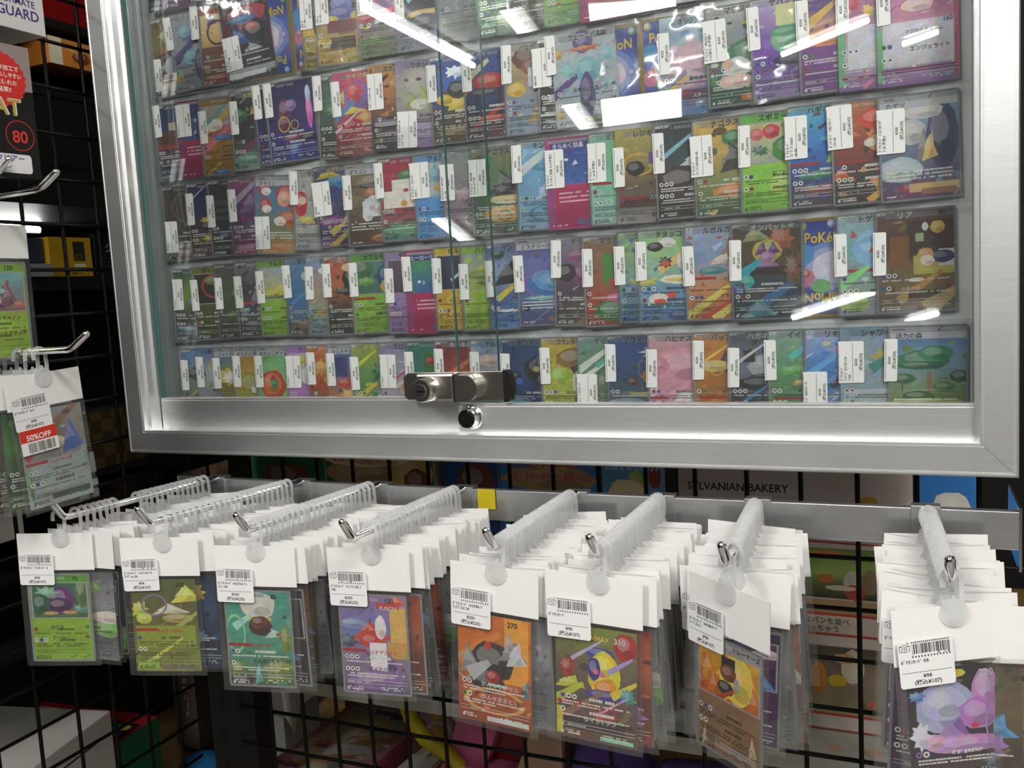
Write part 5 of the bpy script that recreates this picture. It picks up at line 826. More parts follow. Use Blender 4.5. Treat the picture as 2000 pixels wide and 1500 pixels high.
for k in range(30):
    R = random.Random(900+k); pal = R.choice(['2c3a44,4a5a60,2a2c30,3a3a40', '44304e,6a3c6c,38264a,50305a','2c2c30,44444a,24242a,303036', '3a5a3c,5a8a4c,2c4a34,4a6a3c', '8a3a2c,b0603a,5a2c28,7a3c30', '24344c,3c5470,222c40,2c3c54', '4a4438,6a5c3c,3a3028,4a4430', '6a6c70,9a9ca0,5a5c60,7c7e84'])
    ac = [R.choice(['c84a3c', 'd8b848', '5a9ac8', '8ac06a', 'a878c0', 'e0dcd4']) for _ in range(4)]
    POOL.append(card_art(R.choice('FNFS')+'||'+pal+'|'+';'.join('%s@%.2f,%.2f,%.2f,%.2f,%s' % (a, R.uniform(.2, .9), R.uniform(.15, .8), R.uniform(.1, .3), R.uniform(.05, .15), R.choice('est')) for a in ac), 700+k).mesh('card', ['card_print']))
FRONT = [
 ("S||5aa03a,3c6a58,4a6a48,86ac2e|6a2f74@.52,.3,.2,.15;4a2858@.5,.36,.2,.08;8ac0a0@.3,.22,.2,.08,s;2f5c48@.2,.35,.15,.12;c89a6a@.35,.45,.12,.02;c89a6a@.65,.44,.12,.02;6a9a8c@.82,.4,.14,.06,s;5a7a4a@.85,.2,.1,.2;k70@.72,.055,5.5;kかじる@.33,.6,4.4;k10@.86,.59,4.2;kビーム@.34,.71,4.4;k40@.86,.7,4.2", ("ﾎﾟｹﾓﾝｶｰﾄﾞ ﾓﾝｽﾀｰﾎﾞｰﾙ",), '¥98', '(税込¥107)', 'packet with a green card of a purple woodland blossom'),
 ("N||5a6a34,5c5a30,6c7030,8c9440|d8d85a@.85,.16,.25,.1,t;c8c84a@.12,.32,.14,.1,s;d8d0b8@.6,.32,.3,.06,t;8a7a94@.35,.28,.2,.12,o;a89a50@.7,.42,.25,.05;c8cc58@.18,.42,.12,.06;a8ac58@.72,.5,.3,.04,l;8c9c34@.5,.62,.45,.12,r;c8cc5a@.45,.78,.3,.03,l;a82c30@.2,.545,.18,.016,r;7c6a64@.68,.95,.28,.025,r;8ab84a@.2,.93,.16,.04,r;k270@.7,.055,5.5;rまもりのきんし@.36,.545,4;kコロニーラッシュ@.33,.7,4;k80+@.86,.7,4", ("ﾎﾟｹﾓﾝｶｰﾄﾞ 019/190 ﾘｸ", "ｸﾗｹﾞex RR"), '¥98', '(税込¥107)', 'packet with an olive card of pale curling tendrils'),
 ("F||3f9480,4c9c88,4c8c74,4c5c34|d0d0c4@.5,.16,.26,.14;d8b84a@.5,.3,.2,.03;4a2c28@.52,.37,.17,.1;6a3a28@.5,.33,.12,.06;a8d8d0@.27,.32,.14,.05,l;a8d0c8@.75,.44,.18,.05,t;b84858@.8,.45,.06,.02;8ccc98@.15,.45,.15,.2,o;7a8c34@.88,.5,.1,.18,s;7c8c3a@.15,.8,.16,.09,s;8a9440@.75,.78,.25,.1,s;6a7c30@.75,.9,.25,.06,s;3c3020@.2,.92,.2,.05;5cb0a0@.45,.85,.06,.12,t;a82c30@.2,.565,.18,.016,r;k80@.7,.06,5.5;rからぬけ@.38,.56,4.2;kとんぼがえり@.38,.715,4.2;k30@.87,.71,3.8", ("ﾎﾟｹﾓﾝｶｰﾄﾞ 065/063 ﾃｯ", "ｶﾆﾝ AR"), '¥200', '(税込¥220)', 'packet with a teal card of a sun over bushes'),
 ("F||9a78a0,6a74b0,8a7a94,5c4470|d86a4a@.85,.06,.14,.06,t;c8442c@.45,.35,.2,.08,t;c83c2c@.45,.46,.16,.07;e8dcd8@.6,.33,.08,.12;c84a34@.28,.42,.16,.03,l;c84a34@.75,.4,.16,.025,l;d8b05a@.88,.35,.14,.22,r;c89a4c@.85,.55,.16,.08,r;4a5a6c@.12,.48,.14,.08,s;8a98c0@.2,.3,.2,.05;6a4a8c@.7,.64,.12,.12,t;e8e4ec@.55,.62,.12,.14,r;8a6aa0@.5,.85,.4,.1;c8403a@.72,.115,.16,.03,r;a82c30@.2,.565,.18,.016,r;k120@.68,.055,5.5;wFUSION@.6,.125,4.6;rレッドアシスト@.36,.565,4.2;kダイナバリア@.4,.73,4.2;k70@.86,.73,4.2", ("ﾎﾟｹﾓﾝｶｰﾄﾞ ﾗﾃｨｱｽ AR ｽ", "ﾚ有"), '¥200', '(税込¥220)', 'packet with a lilac card of red wings'),
 ("N||c8702c,d07030,b85a2c,8c3c22|e8a03c@.8,.3,.16,.3,r;d88a3c@.3,.3,.3,.06,l;3c3634@.48,.42,.3,.18;34302e@.4,.6,.22,.12;8a8c8c@.75,.3,.2,.1,t;a8acac@.7,.22,.07,.1,t;c8cccc@.8,.32,.14,.12,t;8c8e8e@.17,.42,.14,.14,t;a0a4a4@.1,.5,.12,.12,o;b8bcbc@.3,.5,.14,.08,l;c83c34@.42,.28,.05,.035,h;a82c28@.48,.56,.1,.06;d8a048@.5,.78,.42,.12,o;787c7c@.92,.62,.08,.1,t;d0d0cc@.68,.95,.28,.022,r;k270@.68,.055,5.8;wかんつうドリル@.32,.625,4.6;k60@.86,.625,4.4;wがんせきおとし@.32,.745,4.6;k200@.8,.745,4.4", ("ﾎﾟｹﾓﾝｶｰﾄﾞ 163/086 ﾄﾞ", "ﾘｭｳｽﾞEX SR"), '¥200', '(税込¥220)', 'packet with a burnt orange card of steel blades'),
 ("N||7c8c3c,6a5c4a,5c4a4c,6a4a3c|a82c2c@.86,.14,.14,.12;3c4c9c@.55,.22,.18,.05;d8c82c@.6,.4,.2,.2;e8d83c@.58,.34,.14,.1;d88c2c@.62,.52,.14,.08;3c3488@.48,.36,.08,.1;4a3c90@.6,.58,.22,.05;c0c83c@.18,.5,.2,.06,t;b8c43c@.15,.6,.2,.05,l;d0c838@.85,.5,.16,.04,l;a83c34@.15,.38,.12,.1,s;3c9c98@.88,.55,.1,.08,s;d86aa0@.5,.38,.035,.025;d86aa0@.58,.4,.035,.025;b8b0d8@.4,.2,.2,.02,l;a898d0@.8,.3,.15,.03,l;8c6a58@.3,.7,.3,.04,l;c8a0b8@.7,.66,.2,.015,l;b84a34@.6,.76,.2,.04,s;3c2c2c@.45,.86,.4,.05,r;c8b83c@.05,.85,.04,.12,r;8ac8a8@.75,.955,.2,.018,r;a82c30@.18,.685,.16,.016,r;yVMAX@.45,.085,5;w310@.72,.09,6;rトランジスタ@.35,.685,4.2;wタイライデン@.35,.8,4.2;k220@.84,.8,4.2", ("ﾎﾟｹﾓﾝｶｰﾄﾞ",), '¥98', '(税込¥107)', 'packet with a gold and rainbow swirl card'),
 ("S||a4a6a8,e8b030,c05a1c,8c6c4c|f0d858@.62,.3,.25,.2;e89a28@.2,.28,.12,.14,t;d87820@.88,.4,.12,.12,t;c85a1c@.1,.42,.1,.08,t;d8701c@.3,.4,.12,.1,t;2c2420@.5,.2,.1,.06,r;8a4a1c@.5,.27,.12,.07;3a302c@.46,.4,.12,.06;a8a8a8@.62,.34,.04,.06;b84a1c@.45,.46,.14,.03,l;a89c90@.6,.9,.3,.03,r;c8b890@.15,.88,.05,.1,t;c8b890@.85,.78,.06,.1,t;kトレーナーズ@.55,.045,4.4", ("ﾎﾟｹﾓﾝｶｰﾄﾞ 069/M-P ﾊﾟ", "ﾜｰﾌﾟﾛﾃｲﾝ"), '¥98', '(税込¥107)', 'twisted packet with a brown card of orange arrows'),
 ("N||1c1c20,2a2630,2c2434,6a5a34|a8a8cc@.38,.3,.3,.2;b8b8d8@.36,.27,.22,.13;c08cc8@.78,.2,.14,.16;b47cc0@.7,.36,.2,.12;8a5aa8@.45,.5,.28,.12,t;c090cc@.55,.58,.4,.07;b884c4@.86,.45,.1,.16,o;d8a4c8@.25,.55,.12,.06;c83c44@.66,.45,.04,.02;5a8ac8@.1,.2,.1,.05,s;d8d8e8@.12,.5,.12,.12,s;4a7a8c@.85,.72,.14,.06,s;d8c83a@.5,.055,.09,.03;8c7434@.5,.88,.45,.08,r;w220@.72,.06,6;kぬるりところばす@.36,.64,4;w60@.86,.64,4.4;wシェルローリング@.36,.77,4.2;w140@.84,.77,4.4", ("ﾎﾟｹﾓﾝｶｰﾄﾞ RR",), '¥98', '(税込¥107)', 'packet with a black card of mauve slime shapes'),
]
PACKS = [  # per hook: list of depths (mm in front of the card plane), front first
 [-251, -240, -232, -225, -218, -211, -204, -197, -168, -161, -155, -148, -141, -134, -127, -120, -113, -106, -99, -92, -84, -76],
 [-240, -229, -221, -214, -207, -199, -192, -184, -177, -170, -163, -156, -149, -142, -135, -128, -121, -114, -107, -100, -93, -86, -78],
 [-243, -234, -227, -221, -214, -207, -199, -192, -184, -177, -169, -162, -155, -148, -141, -134, -127, -120, -113, -105, -98, -90, -82, -74],
 [-226, -219, -212, -205, -199, -192, -185, -178, -171, -164, -157, -150, -143, -136, -129, -122, -115, -108, -100, -92, -84, -76],
 [-248, -241, -234, -227, -219, -212, -205, -197, -190, -183, -176, -169, -162, -155, -148, -141, -134, -127, -120, -113, -106, -99, -92, -84, -75],
 [-250, -243, -236, -229, -222, -214, -207, -200, -193, -186, -179, -172, -165, -158, -151, -144, -137, -130, -123, -116, -109, -102, -95, -88, -81, -73],
 [-250, -217, -213, -209, -205, -199, -193, -187, -181, -175, -169, -163, -156, -149, -142, -135, -128, -121, -114, -107, -100, -93, -86, -78],
 [-252, -243, -235, -227, -219, -211, -203, -195, -187, -179, -171, -163, -155, -146, -137, -128, -119, -110, -100, -90, -79],
]
POSE0 = [(-6, 1.5, 20), (-4, 1.0, 18), (-2, 1.0, 13), (-4, .5, 8), (-3, 3.0, -2), (-4, 2.2, -2), (0, 2.5, -34), (-1, -3, 24)]   # x shift, roll, yaw of the front packets
for hi, depths in enumerate(PACKS):
    xa, xb = HOOKS[hi]; R = random.Random(50+hi)
    for k, y in enumerate(depths):
        f = (y-HY0)/(HY1-HY0); x = xa+(xb-xa)*f; z = HZ0+(HZ1-HZ0)*f
        spread = 11 if hi == 7 else (7 if hi == 6 else 4)
        sh, roll, yaw = POSE0[hi] if k == 0 else (R.uniform(-5, 6), R.uniform(-3.8, 3.2), (9, 8, 6, 4, 0, 0, -2, -2)[hi]+R.uniform(-spread, spread*.6))
        yaw_lim = yaw
        label = ('%s, front of the %s rail hook' % (FRONT[hi][4], ORD[hi])) if k == 0 else 'white-headed card packet, %s from the tip of the %s rail hook' % (ORD[k], ORD[hi])
        t = thing('card_packet', label, 'card packet', W(x-(9 if hi == 0 and k == 0 else 0), y, z+1.2), (0, math.radians(roll), math.radians(yaw)), 'card packets hanging on the chrome hooks')
        put('hanger_clip', CLIP, t, (0, 0, 0), (0, 0, math.radians(R.uniform(-6, 6))))
        put('header', HEADERS[0 if k == 0 else R.randrange(3)], t, (sh*.001, .0004, 0 if k == 0 else R.uniform(-.003, .0025)))
        if k == 0:
            me = card_art(FRONT[hi][0], 300+hi).mesh('card', ['card_print'])
            put('card', me, t, ((sh-32+R.uniform(0, 2))*.001, .0006, -.1437))
            put('price_label', tag_label(FRONT[hi][1], FRONT[hi][2], FRONT[hi][3], 60+hi), t, ((sh-35.5)*.001, -.0018, -.0365), (0, math.radians(R.uniform(-2, 2)), 0))
        else:
            put('card', POOL[(hi*7+k*11+R.randrange(4)) % 30], t, ((sh-32+R.uniform(-2, 4))*.001, .0006, -.1437))
            if (hi, k) in ((6, 1), (6, 2), (7, 1), (7, 2), (7, 4), (7, 6)):
                put('price_label', tag_label(("ﾎﾟｹﾓﾝｶｰﾄﾞ",), '¥98', '(税込¥107)', 77+k), t, ((sh-35.5)*.001, -.0018, -.036))
        put('bag', BAGS[R.randrange(4)], t, (sh*.001, 0, 0))

# ------------------------------------------------------------------ goods on the side panel
def side_hook(label, y, z, reach, x0=-868, tip=True):
    h = thing('display_hook', label, 'hook', W(x0, y, z), group='chrome hooks on the side panel')
    P = [(0, 0, 0), (reach-.010, 0, .004), (reach-.004, 0, .005), (reach, 0, .007), (reach+.012, .003, .0165), (reach+.0135, .003, .018), (reach+.0142, .003, .0188)]
    mb = MB(); mb.tube(P, .0031, 14, rad=[.0031]*5+[.0027, .001]); mb.build('rod', 'chrome', h)
    mb = MB(); mb.box((-.006, -.010, -.012), (.0, .010, .02)); mb.build('rail_clamp', 'chrome_bar', h)
side_hook('chrome side hook with packets beside the lower showcase corner', -270, -37, .197)
side_hook('chrome side hook above the bright green card packet', -283, 101, .197)
side_hook('chrome side hook under the black sleeve pack', -305, 112, .170)
side_hook('short chrome side hook half hidden at the picture edge', -322, 104, .160)
LEFT = [  # x, y, z of the rod, spec, label text, height tint
 (-716, -270, -36, "N||8c9090,8a7c70,9aa8a4,a8b4ac|c8c44a@.3,.28,.3,.12,t;a83a4c@.3,.36,.25,.04,l;4a6cb0@.78,.32,.18,.18,t;d8d0b8@.55,.36,.12,.06;8a6a4a@.5,.2,.4,.08,l;a0b0ac@.52,.68,.42,.16,r;5a9a54@.06,.75,.05,.2,s;3a4446@.65,.91,.3,.03,r;a82c30@.2,.54,.16,.016,r;k280@.68,.06,5.5;rマッハサーチ@.36,.54,4;kふきすさぶ@.42,.73,4;k120@.86,.65,3.8", True, 'half-price packet with a silver card and a blue wedge'),
 (-742, -286, 98, "S||7cb43c,7ac0c0,8a5a64,9cc03a|5a3c64@.25,.26,.25,.14,t;8a5a6a@.7,.34,.14,.14,t;4a3450@.35,.42,.3,.06,t;c8a4b8@.4,.2,.05,.05;a8d8dc@.6,.3,.08,.03,s;c87a5a@.85,.44,.14,.05,s;k120@.66,.055,5.5;kバグスキャノン@.36,.56,4.4;kスピードアタック@.36,.72,4.4;k110@.82,.7,4", True, 'half-price packet with a bright green card on the side panel'),
]
for i, (x, y, z, spec, off, lab) in enumerate(LEFT):
    t = thing('card_packet', lab, 'card packet', W(x, y, z), (0, math.radians(-3 if i == 0 else 1), math.radians(82 if i == 0 else 84)), 'card packets on the side panel')
    put('hanger_clip', CLIP, t); put('header', HEADER_S, t, (0, .0004, 0))
    put('card', card_art(spec, 600+i).mesh('card', ['card_print']), t, (-.0305, .0006, -.1377))
    put('price_label', tag_label(("ﾎﾟｹﾓﾝｶｰﾄﾞ ｾｯﾄ",), '¥98', '(税込¥107)', 33+i, True), t, (-.0335, -.0018, -.036), (0, math.radians(-2), 0))
    put('bag', BAG_S, t)
for k in range(9):
    R = random.Random(k)
    t = thing('card_packet', 'card packet on the lower side hook, %s behind the half-price one' % ORD[k], 'card packet', W(-726-14*k, -271+R.uniform(-1, 1), -37), (0, math.radians(R.uniform(-3, 3)), math.radians(R.uniform(74, 86))), 'card packets on the side panel')
    put('hanger_clip', CLIP, t); put('header', HEADER_S, t, (R.uniform(-.003, .003), .0004, 0)); put('card', POOL[k], t, (-.031, .0006, -.1377)); put('bag', BAG_S, t)
    if k == 2: put('price_label', tag_label(("ﾎﾟｹﾓﾝｶｰﾄﾞ ｾｯﾄ",), '¥98', '(税込¥107)', 39, True), t, (-.0335, -.0018, -.036))
for k in range(3):
    R = random.Random(20+k)
    t = thing('card_packet', 'card packet on the upper side hook, %s behind the green one' % ORD[k], 'card packet', W(-755-16*k, -286, 97), (0, 0, math.radians(R.uniform(78, 88))), 'card packets on the side panel')
    put('hanger_clip', CLIP, t); put('header', HEADER_S, t, (0, .0004, 0)); put('card', POOL[k+9], t, (-.031, .0006, -.1377)); put('bag', BAG_S, t)

def panel_print(w, h, paint, name, parent, loc, rot=(0, 0, 0), mat='box_print'):
    """flat printed face, w x h mm, origin lower left, facing -y"""
    A = Art(11, w, h); paint(A); return put(name, A.mb.mesh(name, [mat]), parent, loc, rot)

bx_ = thing('deck_box', 'white card storage box with purple lettering at the top corner', 'box', W(-790, -352, 243), (0, 0, math.radians(90)))
mb = MB(); mb.box((0, -.09, 0), (.112, .0, .17), bevel=.001); mb.build('carton', 'white_card_box', bx_)
def ug(A):
    A.p([(0, 0), (112, 0), (112, 170), (0, 170)], hexc('e2dfdc')); A.p([(0, 38), (112, 34), (112, 35.2), (0, 39.2)], hexc('5a4a9c'))
    A.text('ULTIMATE', .60, 1-22/170, 8.0, hexc('4a3f7c'), 0, 36); A.text('GUARD', .58, 1-11/170, 12, hexc('4a3f7c'), 0, 42)
    A.p([(0, 52), (66, 50), (66, 90), (0, 90)], hexc('3c8c7c')); A.text('TECTION', .3, 1-18/170, 6, hexc('c8c4c8'), 0, 26)
panel_print(112, 170, ug, 'printed_side', bx_, (0, -.0902, 0))

mp = thing('sleeve_pack', 'black card sleeve pack with red burst and gold MAT lettering', 'sleeve pack', W(-705, -362, 116), (0, 0, math.radians(84)))
mb = MB(); mb.box((0, 0, 0), (.098, .012, .112), bevel=.0015); mb.build('pack', 'black_plastic', mp)
def mat_pack(A):
    A.p([(0, 0), (98, 0), (98, 112), (0, 112)], hexc('101010')); A.p([(0, 74), (98, 74), (98, 112), (0, 112)], hexc('9a8c88'))
    A.p([(70+23*math.cos(k*math.pi/24)*(1 if k % 2 else .93), 82+23*math.sin(k*math.pi/24)*(1 if k % 2 else .93)) for k in range(48)], hexc('d0342c'))
    for k, s in enumerate(('ザラザラ加工で', 'シャッフルしやすい', '強度に優れた', '高品質!!')): A.text(s, .72, (112-90+k*6)/112, 4.6, hexc('f0e8e4'), .5, 36)
    for dx, c in ((1.0, 'e8e8e8'), (0, 'b8a04c')): A.text('MAT', .47+dx/98, .53-dx/112*.6, 19, hexc(c), 0, 52)
    A.p([(82+13*math.cos(k*math.pi/12), 36+13*math.sin(k*math.pi/12)) for k in range(24)], hexc('a82c28')); A.p([(82+12*math.cos(k*math.pi/12), 36+12*math.sin(k*math.pi/12)) for k in range(24)], hexc('1a1010'))
    A.text('80', .835, .73, 14, hexc('d83a34'), .5)
    A.p(rrect(14, 4, 90, 20, 3), hexc('ecebe8')); A.text('マットクリアー', .40, .875, 6.4, hexc('3c3c98'), 0, 46); A.text('MAT Clear', .50, .93, 5, hexc('8a8ac0'))
panel_print(98, 112, mat_pack, 'printed_front', mp, (0, -.0003, 0))

# ------------------------------------------------------------------ shelving and goods seen through the side panel
su = thing('shelf_unit', 'black shelving behind the side wire panel', 'shelf', W(-1150, 100, -1000))
def su_part(name, lo, hi, mat, bevel=.001):
    mb = MB(); mb.box(tuple((l-o)*.001 for l, o in zip(lo, (-1150, 100, -1000))), tuple((h-o)*.001 for h, o in zip(hi, (-1150, 100, -1000))), bevel=bevel); mb.build(name, mat, su)
su_part('back_board', (-1480, -2600, -1000), (-1470, 900, 700), 'dark_panel')  # unseen run toward the viewer, lengthened to darken the frame's reflection
for z, dz in ((398, 12), (301, 14), (205, 8), (150, 16), (31, 19), (-244, 8), (-354, 8)):
    su_part('board', (-1470, -2600, z), (-1098, 600, z+dz), 'dark_shelf')  # lengthened out of view along with the back board, for the dark reflection
su_part('riser', (-1120, -650, -460), (-1098, 330, -435), 'dark_shelf')
su_part('riser', (-1110, -650, 160), (-1100, 380, 300), 'dark_shelf')
def carton(name, label, cat, lo, hi, mat, face=None, side='x', group=None, parts=()):
    o = tuple(lo); t = thing(name, label, cat, W(*o), group=group); d = tuple((h-l)*.001 for h, l in zip(hi, lo))
    mb = MB(); mb.box((0, 0, 0), d, bevel=.0008); mb.build('carton', mat, t)
    if face:
        w, h = (hi[1]-lo[1], hi[2]-lo[2]) if side == 'x' else (hi[0]-lo[0], hi[2]-lo[2])
        if side == 'x': panel_print(w, h, face, 'printed_face', t, (d[0]+.0003, 0, 0), (0, 0, math.radians(90)))
        else: panel_print(w, h, face, 'printed_face', t, (0, -.0003, 0))
    return t
plain('yellow_card', 'b08a1c', 0.5); plain('navy_card', '2c3444', 0.5); plain('red_card', '7c0c0c', 0.3); plain('grey_card', '8c8c88', 0.5); plain('orange_card', 'd08030', 0.5)
def yf(A):
    A.p([(0, 0), (A.w, 0), (A.w, A.h), (0, A.h)], hexc('b48e1e')); A.p([(40, 22), (60, 22), (60, 50), (40, 50)], hexc('2c2a20')); A.blob(hexc('a87c3c'), .68, .5, .09, .07, 'o')
    A.p([(40, 14), (60, 14), (60, 18), (40, 18)], hexc('d8d8c8')); A.dashes(24, 52, 3, 3, hexc('4a3c14'))
carton('storage_box', 'yellow box with a dark emblem on the black shelf', 'box', (-1180, 75, 50), (-1102, 147, 106), 'yellow_card', yf)
def bf(A): A.p([(0, 0), (A.w, 0), (A.w, A.h), (0, A.h)], hexc('0c0c0e')); A.text('シー', .22, .42, 16, hexc('8c8c90')); [A.dashes(14, 40, 26-k*6, 1.4, hexc('4a4a50')) for k in range(4)]
carton('storage_box', 'black box with grey lettering beside the yellow box', 'box', (-1180, 152, 50), (-1100, 232, 112), 'black_plastic', bf)
carton('storage_box', 'dark navy box left of the yellow box', 'box', (-1180, 40, 70), (-1110, 72, 104), 'navy_card')
carton('clear_case', 'pale grey case before the yellow box on the shelf', 'case', (-1130, 22, 50), (-1092, 70, 68), 'grey_card')
carton('storage_box', 'dark red glossy box on the highest visible shelf', 'box', (-1230, 40, 412), (-1110, 190, 560), 'red_card')
def of(A):
    A.p([(0, 0), (A.w, 0), (A.w, A.h), (0, A.h)], hexc('d88a3a')); A.p([(0, 0), (22, 0), (22, A.h), (0, A.h)], hexc('f4ead0')); A.blob(hexc('8c4a20'), .7, .6, .2, .25); A.blob(hexc('e8b060'), .6, .3, .2, .15)
carton('storage_box', 'orange and white box below the dark red one', 'box', (-1160, 112, 350), (-1104, 190, 388), 'orange_card', of)
lp = thing('far_lights_glow', 'added white glowing tube for far shop lights behind the yellow box', 'lamp', W(-1330, 190, 142))  # stand-in for bright lights of the far room, not a lamp on this shelf
mb = MB(); mb.tube([(0, -.05, 0), (0, .06, -.004)], .006, 10); mb.build('tube', 'tube_glow', lp); mb = MB(); mb.box((-.012, -.06, .007), (.012, .07, .013)); mb.build('housing', 'aluminium', lp)
gs = MB(); gs.box((-.16, -.13, 0), (.07, .2, .006)); tag(gs.build('glass_shelf', 'acrylic', None, W(-1250, 170, 118)), 'green-edged glass shelf plate behind the side panel', 'shelf')
def chk(A):
    for i in range(12):
        for j in range(6): A.p([(i*20, j*18), (i*20+20, j*18), (i*20+20, j*18+18), (i*20, j*18+18)], hexc('4a3a20' if (i+j) % 2 else '332616'), None, False)
carton('fabric_case', 'brown chequered fabric case in the dark shelf', 'case', (-1200, 95, -235), (-1104, 330, -150), 'dark_panel', chk)
carton('foam_block', 'beige and coral wedge beside the chequered case', 'block', (-1120, 30, -190), (-1085, 70, -140), 'peach')
ab = thing('acrylic_stand', 'clear acrylic stand holding a small white and blue card', 'stand', W(-1080, 60, -262))
mb = MB(); mb.box((-.03, -.05, 0), (.03, .06, .003)); mb.box((-.03, -.05, .003), (-.027, .06, .07)); mb.build('tray', 'acrylic', ab)
mb = MB(); mb.add([(-.02, .02, .004), (-.02, .055, .004), (-.024, .055, .06), (-.024, .02, .06)], [(0, 1, 2, 3)], hexc('c8ccd4')); mb.build('insert', 'box_print', ab)
def rf(A):
    A.p([(0, 0), (A.w, 0), (A.w, A.h), (0, A.h)], hexc('1c1410')); A.p([(20, 6), (A.w*.62, 6), (A.w*.62, A.h-6), (20, A.h-6)], hexc('241410'))
    A.text('アイド', .14, .82, 42, hexc('6c1c10'), 0, 90); [A.dashes(A.w*.66, A.w-10, A.h-14-k*9, 3, hexc('2c2820')) for k in range(5)]
carton('storage_box', 'dark box with faint red lettering under the chequered case', 'box', (-1240, 60, -345), (-1120, 260, -258), 'dark_panel', rf)
carton('storage_box', 'cream box with a black emblem on the lower shelf', 'box', (-1180, -75, -300), (-1105, -10, -258), 'white_card_box')
mb = MB(); mb.box((0, 0, 0), (.03, .002, .055)); mb.add([(0.001, -.0003, .001), (.029, -.0003, .001), (.029, -.0003, .054), (.001, -.0003, .054)], [(0, 1, 2, 3)], mat=1); put_text(mb, '35', .010, .044, .009, (1, 1, 1), -.0006, mat=2)
tag(mb.build('price_tag', ['peach', 'sticker_white', 'ink_black'], None, W(-905, 120, -258)), 'small white tag hanging under the showcase corner', 'tag')

wb = thing('shipping_box', 'plain white cardboard box behind the side mesh at the bottom corner', 'box', W(-1071, 68, -580), (0, 0, math.radians(12)))
mb = MB(); mb.box((-.215, -.26, -.27), (0, 0, 0), bevel=.002); mb.build('carton', 'white_card_box', wb)
mb = MB(); mb.box((-.0005, -.25, -.032), (.0006, -.02, -.030)); mb.build('flap_seam', 'black_plastic', wb)
sf = thing('console_box', 'red and green game console box behind the white box', 'box', W(-1104, 185, -650), (0, 0, math.radians(4)))
plain('green_card', '0f5c3a', 0.4); plain('crimson_gloss', 'a82028', 0.22, noise=.08, nscale=30, bump=.3)
mb = MB(); mb.box((-.235, -.09, -.204), (0, 0.0, 0), bevel=.001); mb.build('carton', 'green_card', sf)
mb = MB(); mb.box((-.235, -.0895, 0), (-.001, -.0005, .0008)); mb.build('top_print', 'crimson_gloss', sf)
def sfl(A):
    A.p(rrect(8, 52, 60, 74, 11), hexc('d8d4d4')); A.p(rrect(10, 54, 58, 72, 9), hexc('a82028')); A.text('Nintendo', .06, .315, 9, hexc('e8e4e4'), 0, 42)
    A.dashes(8, 80, 36, 7, hexc('c86a6c'), .8); A.p([(180, 8), (228, 8), (228, 60), (180, 60)], hexc('20202a'))
    for x, z, c in ((196, 24, 'c83c30'), (212, 24, '3c5ab8'), (196, 44, '3c9a4c'), (212, 44, 'd8b43c')): A.disc(x, z, 8, hexc(c))
panel_print(235, 90, sfl, 'top_lettering', sf, (-.235, -.0895, .0011), (math.radians(-90), 0, 0))
def sfs(A):
    A.p([(0, 0), (88, 0), (88, 202), (0, 202)], hexc('0f5c3a'))
    for s, x, c, h_ in (('SUPER Famicom', 40, 'c8ccc4', 17), ('スーパーファミコン', 18, '8ab8a0', 14), ('Nintendo', 72, '8ab8a0', 11)):
        put_text(A.mb, s, x*.001, .006, h_*.001, hexc(c), -A.L*EPS*.001, True, 0.0, 0, .185) 
panel_print(88, 202, sfs, 'side_lettering', sf, (.0004, -.089, -.203), (0, 0, math.radians(90)))

# ------------------------------------------------------------------ goods seen through the mesh behind and below the showcase
def sign_face(A):
    A.p([(0, 0), (A.w, 0), (A.w, A.h), (0, A.h)], hexc('5c5148'))
    for k, ch in enumerate('その他ハード'):
        A.text('丨' if ch == 'ー' else ch, .55, (57+k*15)/A.h, 13, hexc('c8c0b4'), .5)
sg = thing('shelf_sign', 'brown upright shelf divider sign with white Japanese lettering', 'sign', W(-1185, 300, -770))
mb = MB(); mb.box((0, 0, 0), (.05, .25, .19)); mb.build('board', 'dark_panel', sg)
panel_print(50, 190, sign_face, 'lettering', sg, (0, -.0004, 0))
tb = MB(); tb.box((-1.46, -.3, EYE-.87), (-.93, 1.5, EYE-.855)); tag(tb.build('low_table', 'wood_tan'), 'tan wooden shelf board low behind the mesh', 'shelf')
carton('game_case_stack', 'flat tan game box by the shelf divider', 'box', (-1125, 345, -854), (-990, 470, -795), 'wood_tan', None)
carton('game_case_stack', 'clear-lidded grey game box by the shelf divider', 'box', (-1100, 360, -794.5), (-1000, 460, -720), 'grey_card', lambda A: (A.p([(0, 0), (A.w, 0), (A.w, A.h), (0, A.h)], hexc('9a9a98')), A.p([(20, 20), (60, 20), (60, 60), (20, 60)], hexc('d8d8d4'))), 'y')
mb = MB(); bm = bmesh.new(); bmesh.ops.create_uvsphere(bm, u_segments=32, v_segments=20, radius=.0455); mb.bm(bm, smooth=True)
bl = tag(mb.build('toy_ball', 'blue_ball', None, W(-1120, 282, -809)), 'glossy blue ball at the bottom edge by the post', 'ball')

